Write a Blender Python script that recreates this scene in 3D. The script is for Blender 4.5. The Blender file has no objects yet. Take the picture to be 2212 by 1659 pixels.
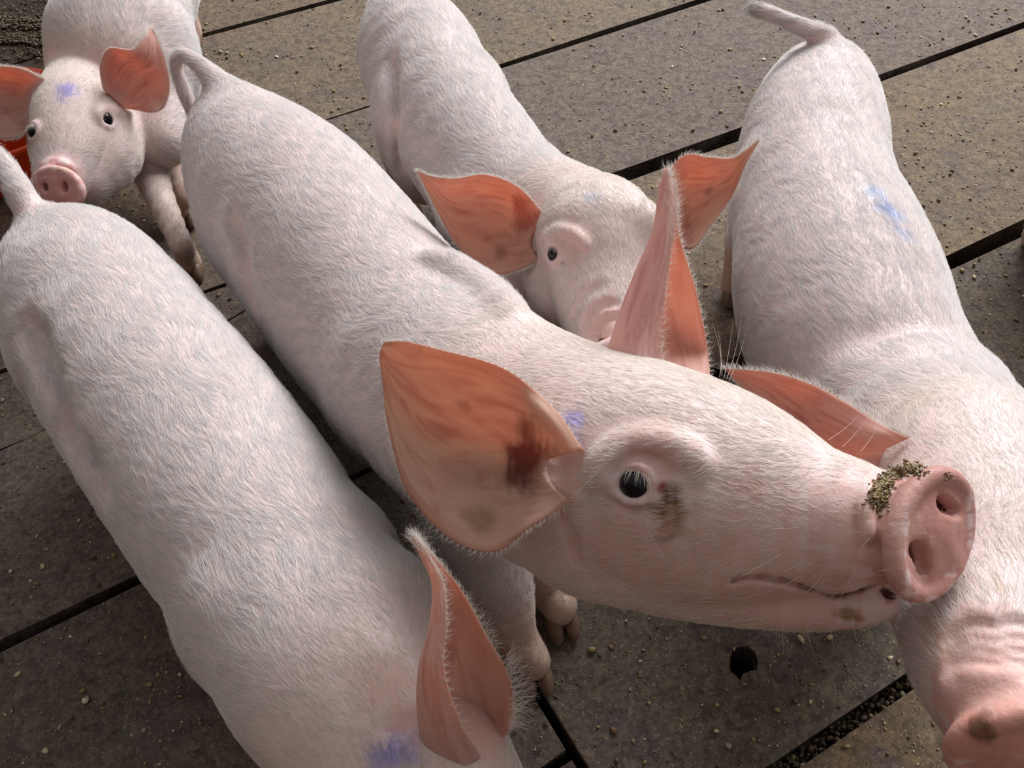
import bpy, bmesh, math, random, os
import numpy as np
from mathutils import Vector, Matrix
from mathutils.bvhtree import BVHTree

QS = 1.0      # grid coarseness
HS = 1.0      # hair amount
rng = np.random.default_rng(7)
random.seed(7)
scene = bpy.context.scene

# ------------------------------------------------------------ camera
W, H, F = 2212.0, 1659.0, 1800.0
CX, CY = W / 2, H / 2
TILT = math.radians(39.0)
cam_data = bpy.data.cameras.new('camera')
cam = bpy.data.objects.new('camera', cam_data)
scene.collection.objects.link(cam)
cam.location = (0, 0, 1.0)
cam.rotation_euler = (TILT, 0, 0)
cam_data.sensor_width = 36.0
cam_data.lens = F / W * 36.0
cam_data.clip_start = 0.02
cam_data.dof.use_dof = False
scene.camera = cam
CAMM = Matrix.Translation((0, 0, 1.0)) @ Matrix.Rotation(TILT, 4, 'X')
CAMN = np.array(CAMM, dtype=np.float64)

# ------------------------------------------------------------ light
scene.cycles.use_adaptive_sampling = True
scene.cycles.adaptive_threshold = 0.05
scene.cycles.max_bounces = 4
scene.cycles.diffuse_bounces = 2
scene.cycles.glossy_bounces = 2
scene.cycles.transmission_bounces = 3
scene.view_settings.view_transform = 'Standard'
scene.view_settings.look = 'None'
scene.view_settings.gamma = 1.0
scene.view_settings.exposure = 0.0
scene.view_settings.use_curve_mapping = False

world = bpy.data.worlds.new('barn_daylight')
scene.world = world
world.use_nodes = True
wn = world.node_tree.nodes
wl = world.node_tree.links
wn.clear()
wo = wn.new('ShaderNodeOutputWorld')
wb = wn.new('ShaderNodeBackground')
wtc = wn.new('ShaderNodeTexCoord')
wdot = wn.new('ShaderNodeVectorMath'); wdot.operation = 'DOT_PRODUCT'
wdot.inputs[1].default_value = Vector((0.38, 0.70, 0.60)).normalized()
wr = wn.new('ShaderNodeValToRGB')
wr.color_ramp.elements[0].position = 0.30
wr.color_ramp.elements[0].color = (0.225, 0.150, 0.112, 1)
wr.color_ramp.elements[1].position = 0.95
wr.color_ramp.elements[1].color = (1.0, 1.0, 1.0, 1)
wm = wn.new('ShaderNodeMapRange')
wm.inputs['From Min'].default_value = -1.0
wl.new(wtc.outputs['Generated'], wdot.inputs[0])
wl.new(wdot.outputs['Value'], wm.inputs['Value'])
wl.new(wm.outputs['Result'], wr.inputs['Fac'])
wl.new(wr.outputs['Color'], wb.inputs['Color'])
wb.inputs['Strength'].default_value = 0.60
wl.new(wb.outputs['Background'], wo.inputs['Surface'])

def area_light(name, loc, target, size, size_y, power, color):
    ld = bpy.data.lights.new(name, 'AREA')
    ld.shape = 'RECTANGLE'
    ld.size, ld.size_y = size, size_y
    ld.energy = power
    ld.color = color
    o = bpy.data.objects.new(name, ld)
    scene.collection.objects.link(o)
    o.location = loc
    o.rotation_euler = (Vector(target) - Vector(loc)).to_track_quat('-Z', 'Y').to_euler()
    return o
# the open side of the barn, beyond the top of the frame
area_light('open_barn_side', (2.5, 5.0, 3.8), (0.1, 0.7, 0.2), 4.6, 2.4, 560.0, (0.985, 0.99, 1.0))

# ------------------------------------------------------------ helpers: pixels to places
def P(px, py, d):
    "point on the sight line of a pixel at depth d, camera space"
    return np.array([(px - CX) / F * d, -(py - CY) / F * d, -d])
def dz(py, z):
    "depth at which the sight line through row py is z above the floor"
    return (1.0 - z) / (math.cos(TILT) + math.sin(TILT) * (py - CY) / F)
def Z(px, py, z):
    return P(px, py, dz(py, z))
def to_world(a):
    a = np.atleast_2d(a)
    return a @ CAMN[:3, :3].T + CAMN[:3, 3]
def to_cam(a):
    a = np.atleast_2d(np.array(a, dtype=float)) - CAMN[:3, 3]
    return a @ CAMN[:3, :3]
def floor_pt(px, py):
    return to_world(Z(px, py, 0.0))[0]
DOWN = to_cam([[0, 0, 0]])[0] - to_cam([[0, 0, 1]])[0]
def crom(pts, n):
    "Catmull-Rom resample of rows of numbers"
    pts = np.array(pts, dtype=float)
    if len(pts) == 2:
        t = np.linspace(0, 1, n)[:, None]
        return pts[0] * (1 - t) + pts[1] * t
    q = np.vstack([2 * pts[0] - pts[1], pts, 2 * pts[-1] - pts[-2]])
    m = len(pts) - 1
    out = []
    for s in np.linspace(0, m, n):
        i = min(int(s), m - 1); t = s - i
        a, b, c, d = q[i], q[i + 1], q[i + 2], q[i + 3]
        out.append(0.5 * (2 * b + (c - a) * t + (2 * a - 5 * b + 4 * c - d) * t * t + (3 * b - a - 3 * c + d) * t ** 3))
    return np.array(out)

# ------------------------------------------------------------ signed distance modelling
class Cone:
    def __init__(s, a, b, ra, rb):
        s.a, s.b, s.ra, s.rb = np.array(a, float), np.array(b, float), ra, rb
        r = max(ra, rb)
        s.lo = np.minimum(s.a, s.b) - r; s.hi = np.maximum(s.a, s.b) + r
    def __call__(s, x, y, z):
        ab = s.b - s.a; L = float(ab @ ab) + 1e-12
        t = ((x - s.a[0]) * ab[0] + (y - s.a[1]) * ab[1] + (z - s.a[2]) * ab[2]) / L
        t = np.clip(t, 0, 1)
        dx = x - s.a[0] - t * ab[0]; dy = y - s.a[1] - t * ab[1]; dzz = z - s.a[2] - t * ab[2]
        return np.sqrt(dx * dx + dy * dy + dzz * dzz) - (s.ra + (s.rb - s.ra) * t)
class Ell:
    def __init__(s, c, r, ax=None):
        s.c = np.array(c, float); s.r = np.array(r, float)
        s.A = np.eye(3) if ax is None else np.array(ax, float)
        m = max(r); s.lo = s.c - m; s.hi = s.c + m
    def __call__(s, x, y, z):
        dx, dy, dd = x - s.c[0], y - s.c[1], z - s.c[2]
        k0 = 0; k1 = 0
        for i in range(3):
            q = (dx * s.A[i, 0] + dy * s.A[i, 1] + dd * s.A[i, 2]) / s.r[i]
            k0 = k0 + q * q; q = q / s.r[i]; k1 = k1 + q * q
        k0 = np.sqrt(k0); k1 = np.sqrt(k1)
        return k0 * (k0 - 1.0) / (k1 + 1e-9)
def frame(n, up):
    "axes (side, up, n)"
    n = np.array(n, float); n /= np.linalg.norm(n)
    u = np.array(up, float); u = u - n * (u @ n); u /= np.linalg.norm(u)
    return np.array([np.cross(u, n), u, n])

class Body:
    def __init__(s):
        s.ops = []
    def add(s, p, k=0.02):
        s.ops.append((1, p, k)); return s
    def sub(s, p, k=0.006):
        s.ops.append((-1, p, k)); return s
    def chain(s, st, k=0.02, n=None, sgn=1):
        "st: rows (x, y, z, r) in camera space"
        st = np.array(st, float)
        n = n or (len(st) - 1) * 3 + 1
        q = crom(st, n)
        for i in range(n - 1):
            s.ops.append((sgn, Cone(q[i, :3], q[i + 1, :3], max(q[i, 3], 1e-4), max(q[i + 1, 3], 1e-4)), k if sgn < 0 else max(0.001, k * (1.0 if i == 0 else 0.25))))
        return s
    @staticmethod
    def blend(f, v, sg, k):
        if sg > 0:
            h = np.maximum(k - np.abs(f - v), 0) / k
            return np.minimum(f, v) - h * h * k * 0.25
        v = -v
        h = np.maximum(k - np.abs(f - v), 0) / k
        return np.maximum(f, v) + h * h * k * 0.25
    def at(s, pts):
        pts = np.atleast_2d(pts)
        f = np.full(len(pts), 0.08)
        for sg, p, k in s.ops:
            f = s.blend(f, p(pts[:, 0], pts[:, 1], pts[:, 2]), sg, k)
        return f
    def surf(s, px, py, d0=0.3, d1=1.9):
        ds = np.linspace(d0, d1, 1600)
        pts = np.stack([(px - CX) / F * ds, -(py - CY) / F * ds, -ds], 1)
        f = s.at(pts)
        i = np.argmax(f < 0)
        if f[i] >= 0:
            i = int(np.argmin(f)); return pts[i], np.array([0, 0, 1.0])
        a, b = f[i - 1], f[i]
        p = pts[i - 1] + (pts[i] - pts[i - 1]) * (a / (a - b))
        e = 0.002
        g = np.array([s.at(p + e * v)[0] - s.at(p - e * v)[0] for v in np.eye(3)])
        return p, g / np.linalg.norm(g)
    def mesh(s, axes):
        X, Y, Zc = [np.asarray(a, np.float32) for a in axes]
        Fd = np.full((len(X), len(Y), len(Zc)), 0.08, np.float32)
        for sg, p, k in s.ops:
            m = k + 0.016
            sl = []
            for a, lo, hi in zip((X, Y, Zc), p.lo - m, p.hi + m):
                sl.append(slice(max(0, np.searchsorted(a, lo) - 1), min(len(a), np.searchsorted(a, hi) + 1)))
            if any(q.stop <= q.start for q in sl): continue
            x = X[sl[0]][:, None, None]; y = Y[sl[1]][None, :, None]; z = Zc[sl[2]][None, None, :]
            Fd[sl[0], sl[1], sl[2]] = s.blend(Fd[sl[0], sl[1], sl[2]], p(x, y, z).astype(np.float32), sg, np.float32(k))
        return nets(Fd, X, Y, Zc)

def nets(Fd, X, Y, Zc):
    nx, ny, nz = Fd.shape
    S = Fd < 0
    c = np.zeros((nx - 1, ny - 1, nz - 1), np.uint8)
    for i in (0, 1):
        for j in (0, 1):
            for k in (0, 1):
                c += S[i:nx - 1 + i, j:ny - 1 + j, k:nz - 1 + k]
    act = (c > 0) & (c < 8)
    I = np.argwhere(act)
    idx = np.full(act.shape, -1, np.int32)
    idx[act] = np.arange(len(I))
    ax = [X, Y, Zc]
    acc = np.zeros((len(I), 3)); cnt = np.zeros(len(I))
    cor = [(i, j, k) for i in (0, 1) for j in (0, 1) for k in (0, 1)]
    vals = {q: Fd[I[:, 0] + q[0], I[:, 1] + q[1], I[:, 2] + q[2]].astype(np.float64) for q in cor}
    for a in cor:
        for e in range(3):
            if a[e]: continue
            b = list(a); b[e] = 1; b = tuple(b)
            va, vb = vals[a], vals[b]
            m = (va < 0) != (vb < 0)
            t = np.where(m, va / np.where(m, va - vb, 1), 0)
            for q in range(3):
                ca = ax[q][I[:, q] + a[q]]; cb = ax[q][I[:, q] + b[q]]
                acc[:, q] += np.where(m, ca + (cb - ca) * t, 0)
            cnt += m
    V = acc / cnt[:, None]
    quads = []
    for e in range(3):
        o = [q for q in range(3) if q != e]
        sh = [slice(None)] * 3; sh2 = [slice(None)] * 3
        sh[e] = slice(0, -1); sh2[e] = slice(1, None)
        A = S[tuple(sh)]; B = S[tuple(sh2)]
        E = np.argwhere(A != B)
        ok = np.ones(len(E), bool)
        for q in o: ok &= (E[:, q] > 0) & (E[:, q] < Fd.shape[q] - 1)
        E = E[ok]
        fl = A[E[:, 0], E[:, 1], E[:, 2]]
        def cell(da, db):
            G = E.copy(); G[:, o[0]] -= da; G[:, o[1]] -= db
            return idx[G[:, 0], G[:, 1], G[:, 2]]
        q = np.stack([cell(1, 1), cell(0, 1), cell(0, 0), cell(1, 0)], 1)
        if e == 1: fl = ~fl
        q[~fl] = q[~fl][:, ::-1]
        quads.append(q)
    Q = np.vstack(quads)
    Q = Q[(Q >= 0).all(1)]
    return V, Q

def axis(lo, hi, step, fine=None, fstep=None):
    out = [lo]
    while out[-1] < hi:
        x = out[-1]
        st = step * QS
        if fine:
            g = max(fine[0] - x, x - fine[1], 0)
            st = min(step, fstep + g * 0.12) * QS
        out.append(x + st)
    return np.array(out)

# ------------------------------------------------------------ materials
def nt(name):
    m = bpy.data.materials.new(name); m.use_nodes = True
    n, l = m.node_tree.nodes, m.node_tree.links
    n.clear()
    o = n.new('ShaderNodeOutputMaterial')
    b = n.new('ShaderNodeBsdfPrincipled')
    l.new(b.outputs[0], o.inputs['Surface'])
    return m, n, l, b, o
def noise(n, l, scale, detail=4, rough=0.55, coord=None, dist=0.0):
    t = n.new('ShaderNodeTexNoise')
    t.inputs['Scale'].default_value = scale
    t.inputs['Detail'].default_value = detail
    t.inputs['Roughness'].default_value = rough
    t.inputs['Distortion'].default_value = dist
    if coord: l.new(coord, t.inputs['Vector'])
    return t
def ramp(n, l, src, stops):
    r = n.new('ShaderNodeValToRGB')
    e = r.color_ramp.elements
    while len(e) < len(stops): e.new(0.5)
    for x, (p, c) in zip(e, stops):
        x.position = p; x.color = (*c, 1)
    l.new(src, r.inputs['Fac'])
    return r
def mix(n, l, fac, a, b, mode='MIX'):
    m = n.new('ShaderNodeMix'); m.data_type = 'RGBA'; m.blend_type = mode
    if isinstance(fac, float): m.inputs[0].default_value = fac
    else: l.new(fac, m.inputs[0])
    for s, v in ((6, a), (7, b)):
        if isinstance(v, tuple): m.inputs[s].default_value = (*v, 1)
        else: l.new(v, m.inputs[s])
    return m.outputs[2]
def bump(n, l, src, strength, dist, b, prev=None):
    u = n.new('ShaderNodeBump')
    u.inputs['Strength'].default_value = strength
    u.inputs['Distance'].default_value = dist
    l.new(src, u.inputs['Height'])
    if prev: l.new(prev.outputs[0], u.inputs['Normal'])
    l.new(u.outputs[0], b.inputs['Normal'])
    return u

def mat_skin():
    m, n, l, b, o = nt('pig_skin')
    a = n.new('ShaderNodeAttribute'); a.attribute_name = 'col'
    tc = n.new('ShaderNodeTexCoord')
    n1 = noise(n, l, 22, 5, 0.6, tc.outputs['Object'])
    r1 = ramp(n, l, n1.outputs['Fac'], [(0.3, (0.90, 0.86, 0.86)), (0.7, (1.06, 1.05, 1.05))])
    c = mix(n, l, 1.0, a.outputs['Color'], r1.outputs['Color'], 'MULTIPLY')
    l.new(c, b.inputs['Base Color'])
    b.inputs['Roughness'].default_value = 0.48
    b.inputs['Specular IOR Level'].default_value = 0.4
    b.inputs['Subsurface Weight'].default_value = 0.25
    b.inputs['Subsurface Radius'].default_value = (1.0, 0.35, 0.2)
    b.inputs['Subsurface Scale'].default_value = 0.006
    n2 = noise(n, l, 420, 3, 0.6, tc.outputs['Object'])
    u = bump(n, l, n2.outputs['Fac'], 0.25, 0.0012, b)
    n3 = noise(n, l, 90, 4, 0.6, tc.outputs['Object'])
    bump(n, l, n3.outputs['Fac'], 0.3, 0.003, b, u)
    return m
def mat_ear():
    m, n, l, b, o = nt('ear_skin')
    a = n.new('ShaderNodeAttribute'); a.attribute_name = 'col'
    uv = n.new('ShaderNodeAttribute'); uv.attribute_name = 'euv'
    mp = n.new('ShaderNodeMapping'); mp.inputs['Scale'].default_value = (3.4, 1.1, 1.0)
    l.new(uv.outputs['Vector'], mp.inputs['Vector'])
    n1 = noise(n, l, 3.2, 4, 0.55, mp.outputs[0], 1.2)
    r1 = ramp(n, l, n1.outputs['Fac'], [(0.30, (0.84, 0.68, 0.66)), (0.50, (1.0, 0.97, 0.95)), (0.70, (1.06, 1.14, 1.10))])
    c = mix(n, l, 1.0, a.outputs['Color'], r1.outputs['Color'], 'MULTIPLY')
    l.new(c, b.inputs['Base Color'])
    b.inputs['Roughness'].default_value = 0.5
    b.inputs['Specular IOR Level'].default_value = 0.35
    tr = n.new('ShaderNodeBsdfTranslucent')
    c2 = mix(n, l, 1.0, c, (1.20, 0.86, 0.70), 'MULTIPLY')
    l.new(c2, tr.inputs['Color'])
    ms = n.new('ShaderNodeMixShader'); ms.inputs[0].default_value = 0.46
    l.new(b.outputs[0], ms.inputs[1]); l.new(tr.outputs[0], ms.inputs[2])
    l.new(ms.outputs[0], o.inputs['Surface'])
    n2 = noise(n, l, 260, 3, 0.6, n.new('ShaderNodeTexCoord').outputs['Object'])
    bump(n, l, n2.outputs['Fac'], 0.2, 0.001, b)
    return m
def mat_hair():
    m, n, l, b, o = nt('white_bristle')
    a = n.new('ShaderNodeAttribute'); a.attribute_name = 'hcol'
    l.new(a.outputs['Color'], b.inputs['Base Color'])
    b.inputs['Roughness'].default_value = 0.34
    b.inputs['Specular IOR Level'].default_value = 0.6
    tr = n.new('ShaderNodeBsdfTranslucent')
    l.new(a.outputs['Color'], tr.inputs['Color'])
    ms = n.new('ShaderNodeMixShader'); ms.inputs[0].default_value = 0.35
    l.new(b.outputs[0], ms.inputs[1]); l.new(tr.outputs[0], ms.inputs[2])
    l.new(ms.outputs[0], o.inputs['Surface'])
    return m
def mat_plain(name, col, rough=0.5, spec=0.5, coat=0.0, nz=None):
    m, n, l, b, o = nt(name)
    tc = n.new('ShaderNodeTexCoord')
    if nz:
        t = noise(n, l, nz[0], 5, 0.6, tc.outputs['Object'])
        lo = tuple(x * (1 - nz[1]) for x in col); hi = tuple(min(1, x * (1 + nz[1])) for x in col)
        r = ramp(n, l, t.outputs['Fac'], [(0.35, lo), (0.65, hi)])
        l.new(r.outputs['Color'], b.inputs['Base Color'])
        bump(n, l, t.outputs['Fac'], 0.3, 0.002, b)
    else:
        b.inputs['Base Color'].default_value = (*col, 1)
    b.inputs['Roughness'].default_value = rough
    b.inputs['Specular IOR Level'].default_value = spec
    b.inputs['Coat Weight'].default_value = coat
    return m
def mat_floor():
    m, n, l, b, o = nt('worn_concrete')
    a = n.new('ShaderNodeAttribute'); a.attribute_name = 'col'
    geo = n.new('ShaderNodeNewGeometry')
    pos = geo.outputs['Position']
    big = noise(n, l, 3.5, 5, 0.6, pos, 0.4)
    c = mix(n, l, ramp(n, l, big.outputs['Fac'], [(0.42, (0, 0, 0)), (0.62, (1, 1, 1))]).outputs['Color'], a.outputs['Color'], (0.150, 0.118, 0.098))
    c = mix(n, l, 0.55, a.outputs['Color'], c)
    pur = noise(n, l, 11, 4, 0.6, pos, 0.5)
    c = mix(n, l, ramp(n, l, pur.outputs['Fac'], [(0.52, (0, 0, 0)), (0.70, (0.55, 0.55, 0.55))]).outputs['Color'], c, (0.105, 0.085, 0.098))
    grn = noise(n, l, 19, 5, 0.65, pos, 0.2)
    c = mix(n, l, ramp(n, l, grn.outputs['Fac'], [(0.52, (0, 0, 0)), (0.72, (0.5, 0.5, 0.5))]).outputs['Color'], c, (0.165, 0.155, 0.110))
    fine = noise(n, l, 150, 6, 0.75, pos)
    c = mix(n, l, 1.0, c, ramp(n, l, fine.outputs['Fac'], [(0.34, (0.60, 0.58, 0.56)), (0.5, (1, 1, 1)), (0.66, (1.38, 1.33, 1.25))]).outputs['Color'], 'MULTIPLY')
    vo = n.new('ShaderNodeTexVoronoi'); vo.inputs['Scale'].default_value = 85
    l.new(pos, vo.inputs['Vector'])
    dist2 = noise(n, l, 7, 3, 0.6, pos)
    lt = n.new('ShaderNodeMath'); lt.operation = 'LESS_THAN'
    thr = n.new('ShaderNodeMath'); thr.operation = 'MULTIPLY_ADD'
    thr.inputs[1].default_value = 0.55; thr.inputs[2].default_value = -0.13
    l.new(dist2.outputs['Fac'], thr.inputs[0])
    l.new(vo.outputs['Distance'], lt.inputs[0]); l.new(thr.outputs[0], lt.inputs[1])
    c = mix(n, l, lt.outputs[0], c, mix(n, l, 0.35, c, (0.30, 0.24, 0.155)))
    vo2 = n.new('ShaderNodeTexVoronoi'); vo2.inputs['Scale'].default_value = 210
    l.new(pos, vo2.inputs['Vector'])
    lt2 = n.new('ShaderNodeMath'); lt2.operation = 'LESS_THAN'; lt2.inputs[1].default_value = 0.13
    l.new(vo2.outputs['Distance'], lt2.inputs[0])
    md_ = noise(n, l, 55, 5, 0.7, pos, 0.6)
    c = mix(n, l, 1.0, c, ramp(n, l, md_.outputs['Fac'], [(0.36, (0.66, 0.64, 0.66)), (0.5, (1, 1, 1)), (0.66, (1.32, 1.30, 1.16))]).outputs['Color'], 'MULTIPLY')
    c = mix(n, l, lt2.outputs[0], c, (0.42, 0.38, 0.28))
    # damp, soiled patch in the corner by the feeder
    vd = n.new('ShaderNodeVectorMath'); vd.operation = 'DISTANCE'
    vd.inputs[1].default_value = tuple(floor_pt(10, 60))
    l.new(pos, vd.inputs[0])
    dn = n.new('ShaderNodeMath'); dn.operation = 'MULTIPLY_ADD'; dn.inputs[1].default_value = 0.5
    l.new(big.outputs['Fac'], dn.inputs[0]); l.new(vd.outputs['Value'], dn.inputs[2])
    wet = ramp(n, l, dn.outputs[0], [(0.42, (1, 1, 1)), (0.62, (0, 0, 0))])
    c = mix(n, l, wet.outputs['Color'], c, (0.052, 0.036, 0.026))
    l.new(c, b.inputs['Base Color'])
    rr = n.new('ShaderNodeMapRange'); rr.inputs['To Min'].default_value = 0.72; rr.inputs['To Max'].default_value = 0.32
    l.new(wet.outputs['Color'], rr.inputs['Value'])
    l.new(rr.outputs[0], b.inputs['Roughness'])
    b.inputs['Specular IOR Level'].default_value = 0.12
    u = bump(n, l, fine.outputs['Fac'], 0.55, 0.003, b)
    med = noise(n, l, 38, 5, 0.65, pos)
    bump(n, l, med.outputs['Fac'], 0.35, 0.008, b, u)
    return m
SKIN, EAR, HAIR, FLOOR = mat_skin(), mat_ear(), mat_hair(), mat_floor()
EYE = mat_plain('wet_dark_eye', (0.003, 0.004, 0.007), 0.07, 0.3, 0.0)
HOOF = mat_plain('horn', (0.16, 0.10, 0.065), 0.45, 0.4, 0, (60, 0.3))
PIT = mat_plain('pit_dark', (0.012, 0.008, 0.006), 0.8)
SOIL = mat_plain('soil', (0.075, 0.052, 0.034), 0.75, 0.3, 0, (40, 0.5))
MEAL = mat_plain('wet_feed', (0.22, 0.155, 0.065), 0.35, 0.5, 0.3, (200, 0.6))
ORANGE = mat_plain('orange_plastic', (0.85, 0.075, 0.012), 0.32, 0.5, 0.1, (5, 0.12))
ORANGE_IN = mat_plain('soiled_orange_plastic', (0.28, 0.030, 0.012), 0.5, 0.4, 0.0, (14, 0.5))

# ------------------------------------------------------------ object helpers
def link(o, parent=None):
    scene.collection.objects.link(o)
    if parent: o.parent = parent
    return o
def mesh_obj(name, V, Fc, mats, parent=None, smooth=True, world=False):
    me = bpy.data.meshes.new(name)
    V = np.asarray(V, float)
    me.from_pydata([tuple(v) for v in (V if world else to_world(V))], [], [tuple(int(i) for i in f) for f in Fc])
    for m in mats: me.materials.append(m)
    if smooth: me.polygons.foreach_set('use_smooth', [True] * len(me.polygons))
    me.update()
    return link(bpy.data.objects.new(name, me), parent)
def quads_obj(name, V, Q, mats, matidx=None):
    "fast quad mesh; V camera space"
    me = bpy.data.meshes.new(name)
    me.vertices.add(len(V)); me.vertices.foreach_set('co', to_world(V).astype(np.float32).ravel())
    me.loops.add(Q.size); me.loops.foreach_set('vertex_index', Q.astype(np.int32).ravel())
    me.polygons.add(len(Q)); me.polygons.foreach_set('loop_start', np.arange(0, Q.size, 4, dtype=np.int32))
    for m in mats: me.materials.append(m)
    if matidx is not None: me.polygons.foreach_set('material_index', matidx.astype(np.int32))
    me.polygons.foreach_set('use_smooth', np.ones(len(Q), bool))
    me.update(calc_edges=True); me.validate()
    return link(bpy.data.objects.new(name, me))
def vnormals(V, Q):
    n = np.cross(V[Q[:, 2]] - V[Q[:, 0]], V[Q[:, 3]] - V[Q[:, 1]])
    out = np.zeros_like(V)
    for i in range(4): np.add.at(out, Q[:, i], n)
    L = np.linalg.norm(out, axis=1, keepdims=True)
    return out / np.maximum(L, 1e-12)
def smoothstep(a, b, x):
    t = np.clip((x - a) / (b - a), 0, 1)
    return t * t * (3 - 2 * t)

def ear_sheet(ctrl, nv=44, nu=30, th=0.0032, flip=False):
    """ctrl: rows from base to tip, each a list of (px, py, d) across the ear.
    Returns verts, quads, inner flag, uv, flow (base to tip)"""
    rows = [crom([P(*c) for c in r], nu) for r in ctrl]
    G = np.array(rows)                                   # rows, nu, 3
    G = np.array([crom(G[:, j], nv) for j in range(nu)]).transpose(1, 0, 2)
    du = np.gradient(G, axis=1); dv = np.gradient(G, axis=0)
    N = np.cross(du, dv); N /= np.maximum(np.linalg.norm(N, axis=2, keepdims=True), 1e-9)
    if flip: N = -N
    u = np.linspace(0, 1, nu)[None, :]; v = np.linspace(0, 1, nv)[:, None]
    t = th * (0.38 + 0.62 * np.minimum(1, np.sin(np.pi * u) * 2.2)) * (0.55 + 0.45 * np.minimum(1, (1 - v) * 8)) * (1 + 1.2 * np.maximum(0, 1 - v * 5))
    fr = (G + N * t[..., None] * 0.5).reshape(-1, 3); bk = (G - N * t[..., None] * 0.5).reshape(-1, 3)
    V = np.vstack([fr, bk]); m = nv * nu
    q = []
    for i in range(nv - 1):
        for j in range(nu - 1):
            a, b2, c, d = i * nu + j, i * nu + j + 1, (i + 1) * nu + j + 1, (i + 1) * nu + j
            f1 = [a, b2, c, d]; f2 = [d + m, c + m, b2 + m, a + m]
            if flip: f1 = f1[::-1]; f2 = f2[::-1]
            q += [f1, f2]
    ring = [j for j in range(nu)] + [i * nu + nu - 1 for i in range(1, nv)] + [(nv - 1) * nu + j for j in range(nu - 2, -1, -1)] + [i * nu for i in range(nv - 2, 0, -1)]
    for a, b2 in zip(ring, ring[1:] + ring[:1]):
        f = [b2, a, a + m, b2 + m]
        q.append(f if not flip else f[::-1])
    uvm = np.stack([np.broadcast_to(u, (nv, nu)).ravel(), np.broadcast_to(v, (nv, nu)).ravel()], 1)
    flow = dv.reshape(-1, 3); flow = flow / np.maximum(np.linalg.norm(flow, axis=1, keepdims=True), 1e-9)
    inner = np.r_[np.ones(m), np.zeros(m)]
    return V, np.array(q), inner, np.vstack([uvm, uvm]), np.vstack([flow, flow])

SK = np.array([0.76, 0.60, 0.585])
def hair_object(name, B, N, D, L, R, col, parent, lift=0.25, npt=5, curl=0.25):
    "B roots, N normals, D directions, L lengths, R radii, col colours; camera space"
    n = len(B)
    if n == 0: return None
    D = D - N * (D * N).sum(1, keepdims=True)
    D /= np.maximum(np.linalg.norm(D, axis=1, keepdims=True), 1e-9)
    S = np.cross(D, N)
    li = lift * (0.6 + 0.8 * rng.random((n, 1)))
    cu = (rng.random((n, 1)) - 0.5) * 2 * curl
    pts = np.zeros((n, npt, 3)); rad = np.zeros((n, npt))
    for k in range(npt):
        t = k / (npt - 1)
        pts[:, k] = B + L[:, None] * (D * t + N * (li * (t - 0.55 * t * t)) + S * cu * t * t) - N * 0.0004
        rad[:, k] = R * (1.0 - 0.75 * t ** 1.5)
    hc = bpy.data.hair_curves.new(name)
    hc.add_curves([npt] * n)
    hc.attributes['position'].data.foreach_set('vector', to_world(pts.reshape(-1, 3)).astype(np.float32).ravel())
    ra = hc.attributes.get('radius') or hc.attributes.new('radius', 'FLOAT', 'POINT')
    ra.data.foreach_set('value', rad.astype(np.float32).ravel())
    ca = hc.attributes.new('hcol', 'FLOAT_COLOR', 'CURVE')
    c4 = np.ones((n, 4), np.float32); c4[:, :3] = col
    ca.data.foreach_set('color', c4.ravel())
    hc.materials.append(HAIR)
    o = bpy.data.objects.new(name, hc)
    link(o, parent)
    return o

def wob(p, s, seed):
    "cheap smooth noise in -1..1"
    a = np.sin(p[:, 0] * s * 1.3 + seed) + np.sin(p[:, 1] * s * 1.7 + 2.1 * seed + 0.7 * np.sin(p[:, 2] * s)) + np.sin(p[:, 2] * s * 1.1 + 1.3 * seed + 0.9 * np.sin(p[:, 0] * s * 0.8))
    return a / 3.0

class Pig:
    def __init__(s, label, spine, res=(0.005, None, None)):
        s.label, s.spine = label, np.array(spine)       # spine: nose end first, camera space (x y z r)
        s.b = Body(); s.ears = []; s.paint = []; s.res = res
        s.bald = []; s.eyes = []; s.hscale = 1.0; s.hooves = []; s.flowx = []
    def leg(s, top, knee, ankle, foot, r=(0.045, 0.028, 0.019, 0.021), k=0.03):
        st = [(*top, r[0]), (*knee, r[1]), (*ankle, r[2]), (*foot, r[3])]
        s.b.chain(st, k, 10)
    def auto_leg(s, c, axis_dir, side, out, fwd, r=(0.05, 0.030, 0.019, 0.020), hind=False):
        "c: world point at trunk centre; axis_dir: world horizontal heading; side +-1"
        h = np.array([axis_dir[0], axis_dir[1], 0]); h /= np.linalg.norm(h)
        q = np.array([-h[1], h[0], 0]) * side * out
        ft = c + q + h * fwd
        kn = np.array([ft[0], ft[1], 0]) * 1.0; kn += h * (0.03 if hind else 0.0); kn[2] = c[2] * 0.55
        hk = np.array([ft[0], ft[1], 0]) + h * (-0.035 if hind else -0.005); hk[2] = 0.12
        an = np.array([ft[0], ft[1], 0.045]); foot = np.array([ft[0] + h[0] * 0.012, ft[1] + h[1] * 0.012, 0.020])
        top = c + q * 0.8
        cm = [to_cam(v)[0] for v in (top, kn, hk, an, foot)]
        rr = (r[0], r[1] * 1.1, r[1] * 0.82, r[2], r[3])
        s.b.chain([(*a, b2) for a, b2 in zip(cm, rr)], 0.035, 13)
        s.hooves.append((foot, h))

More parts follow.
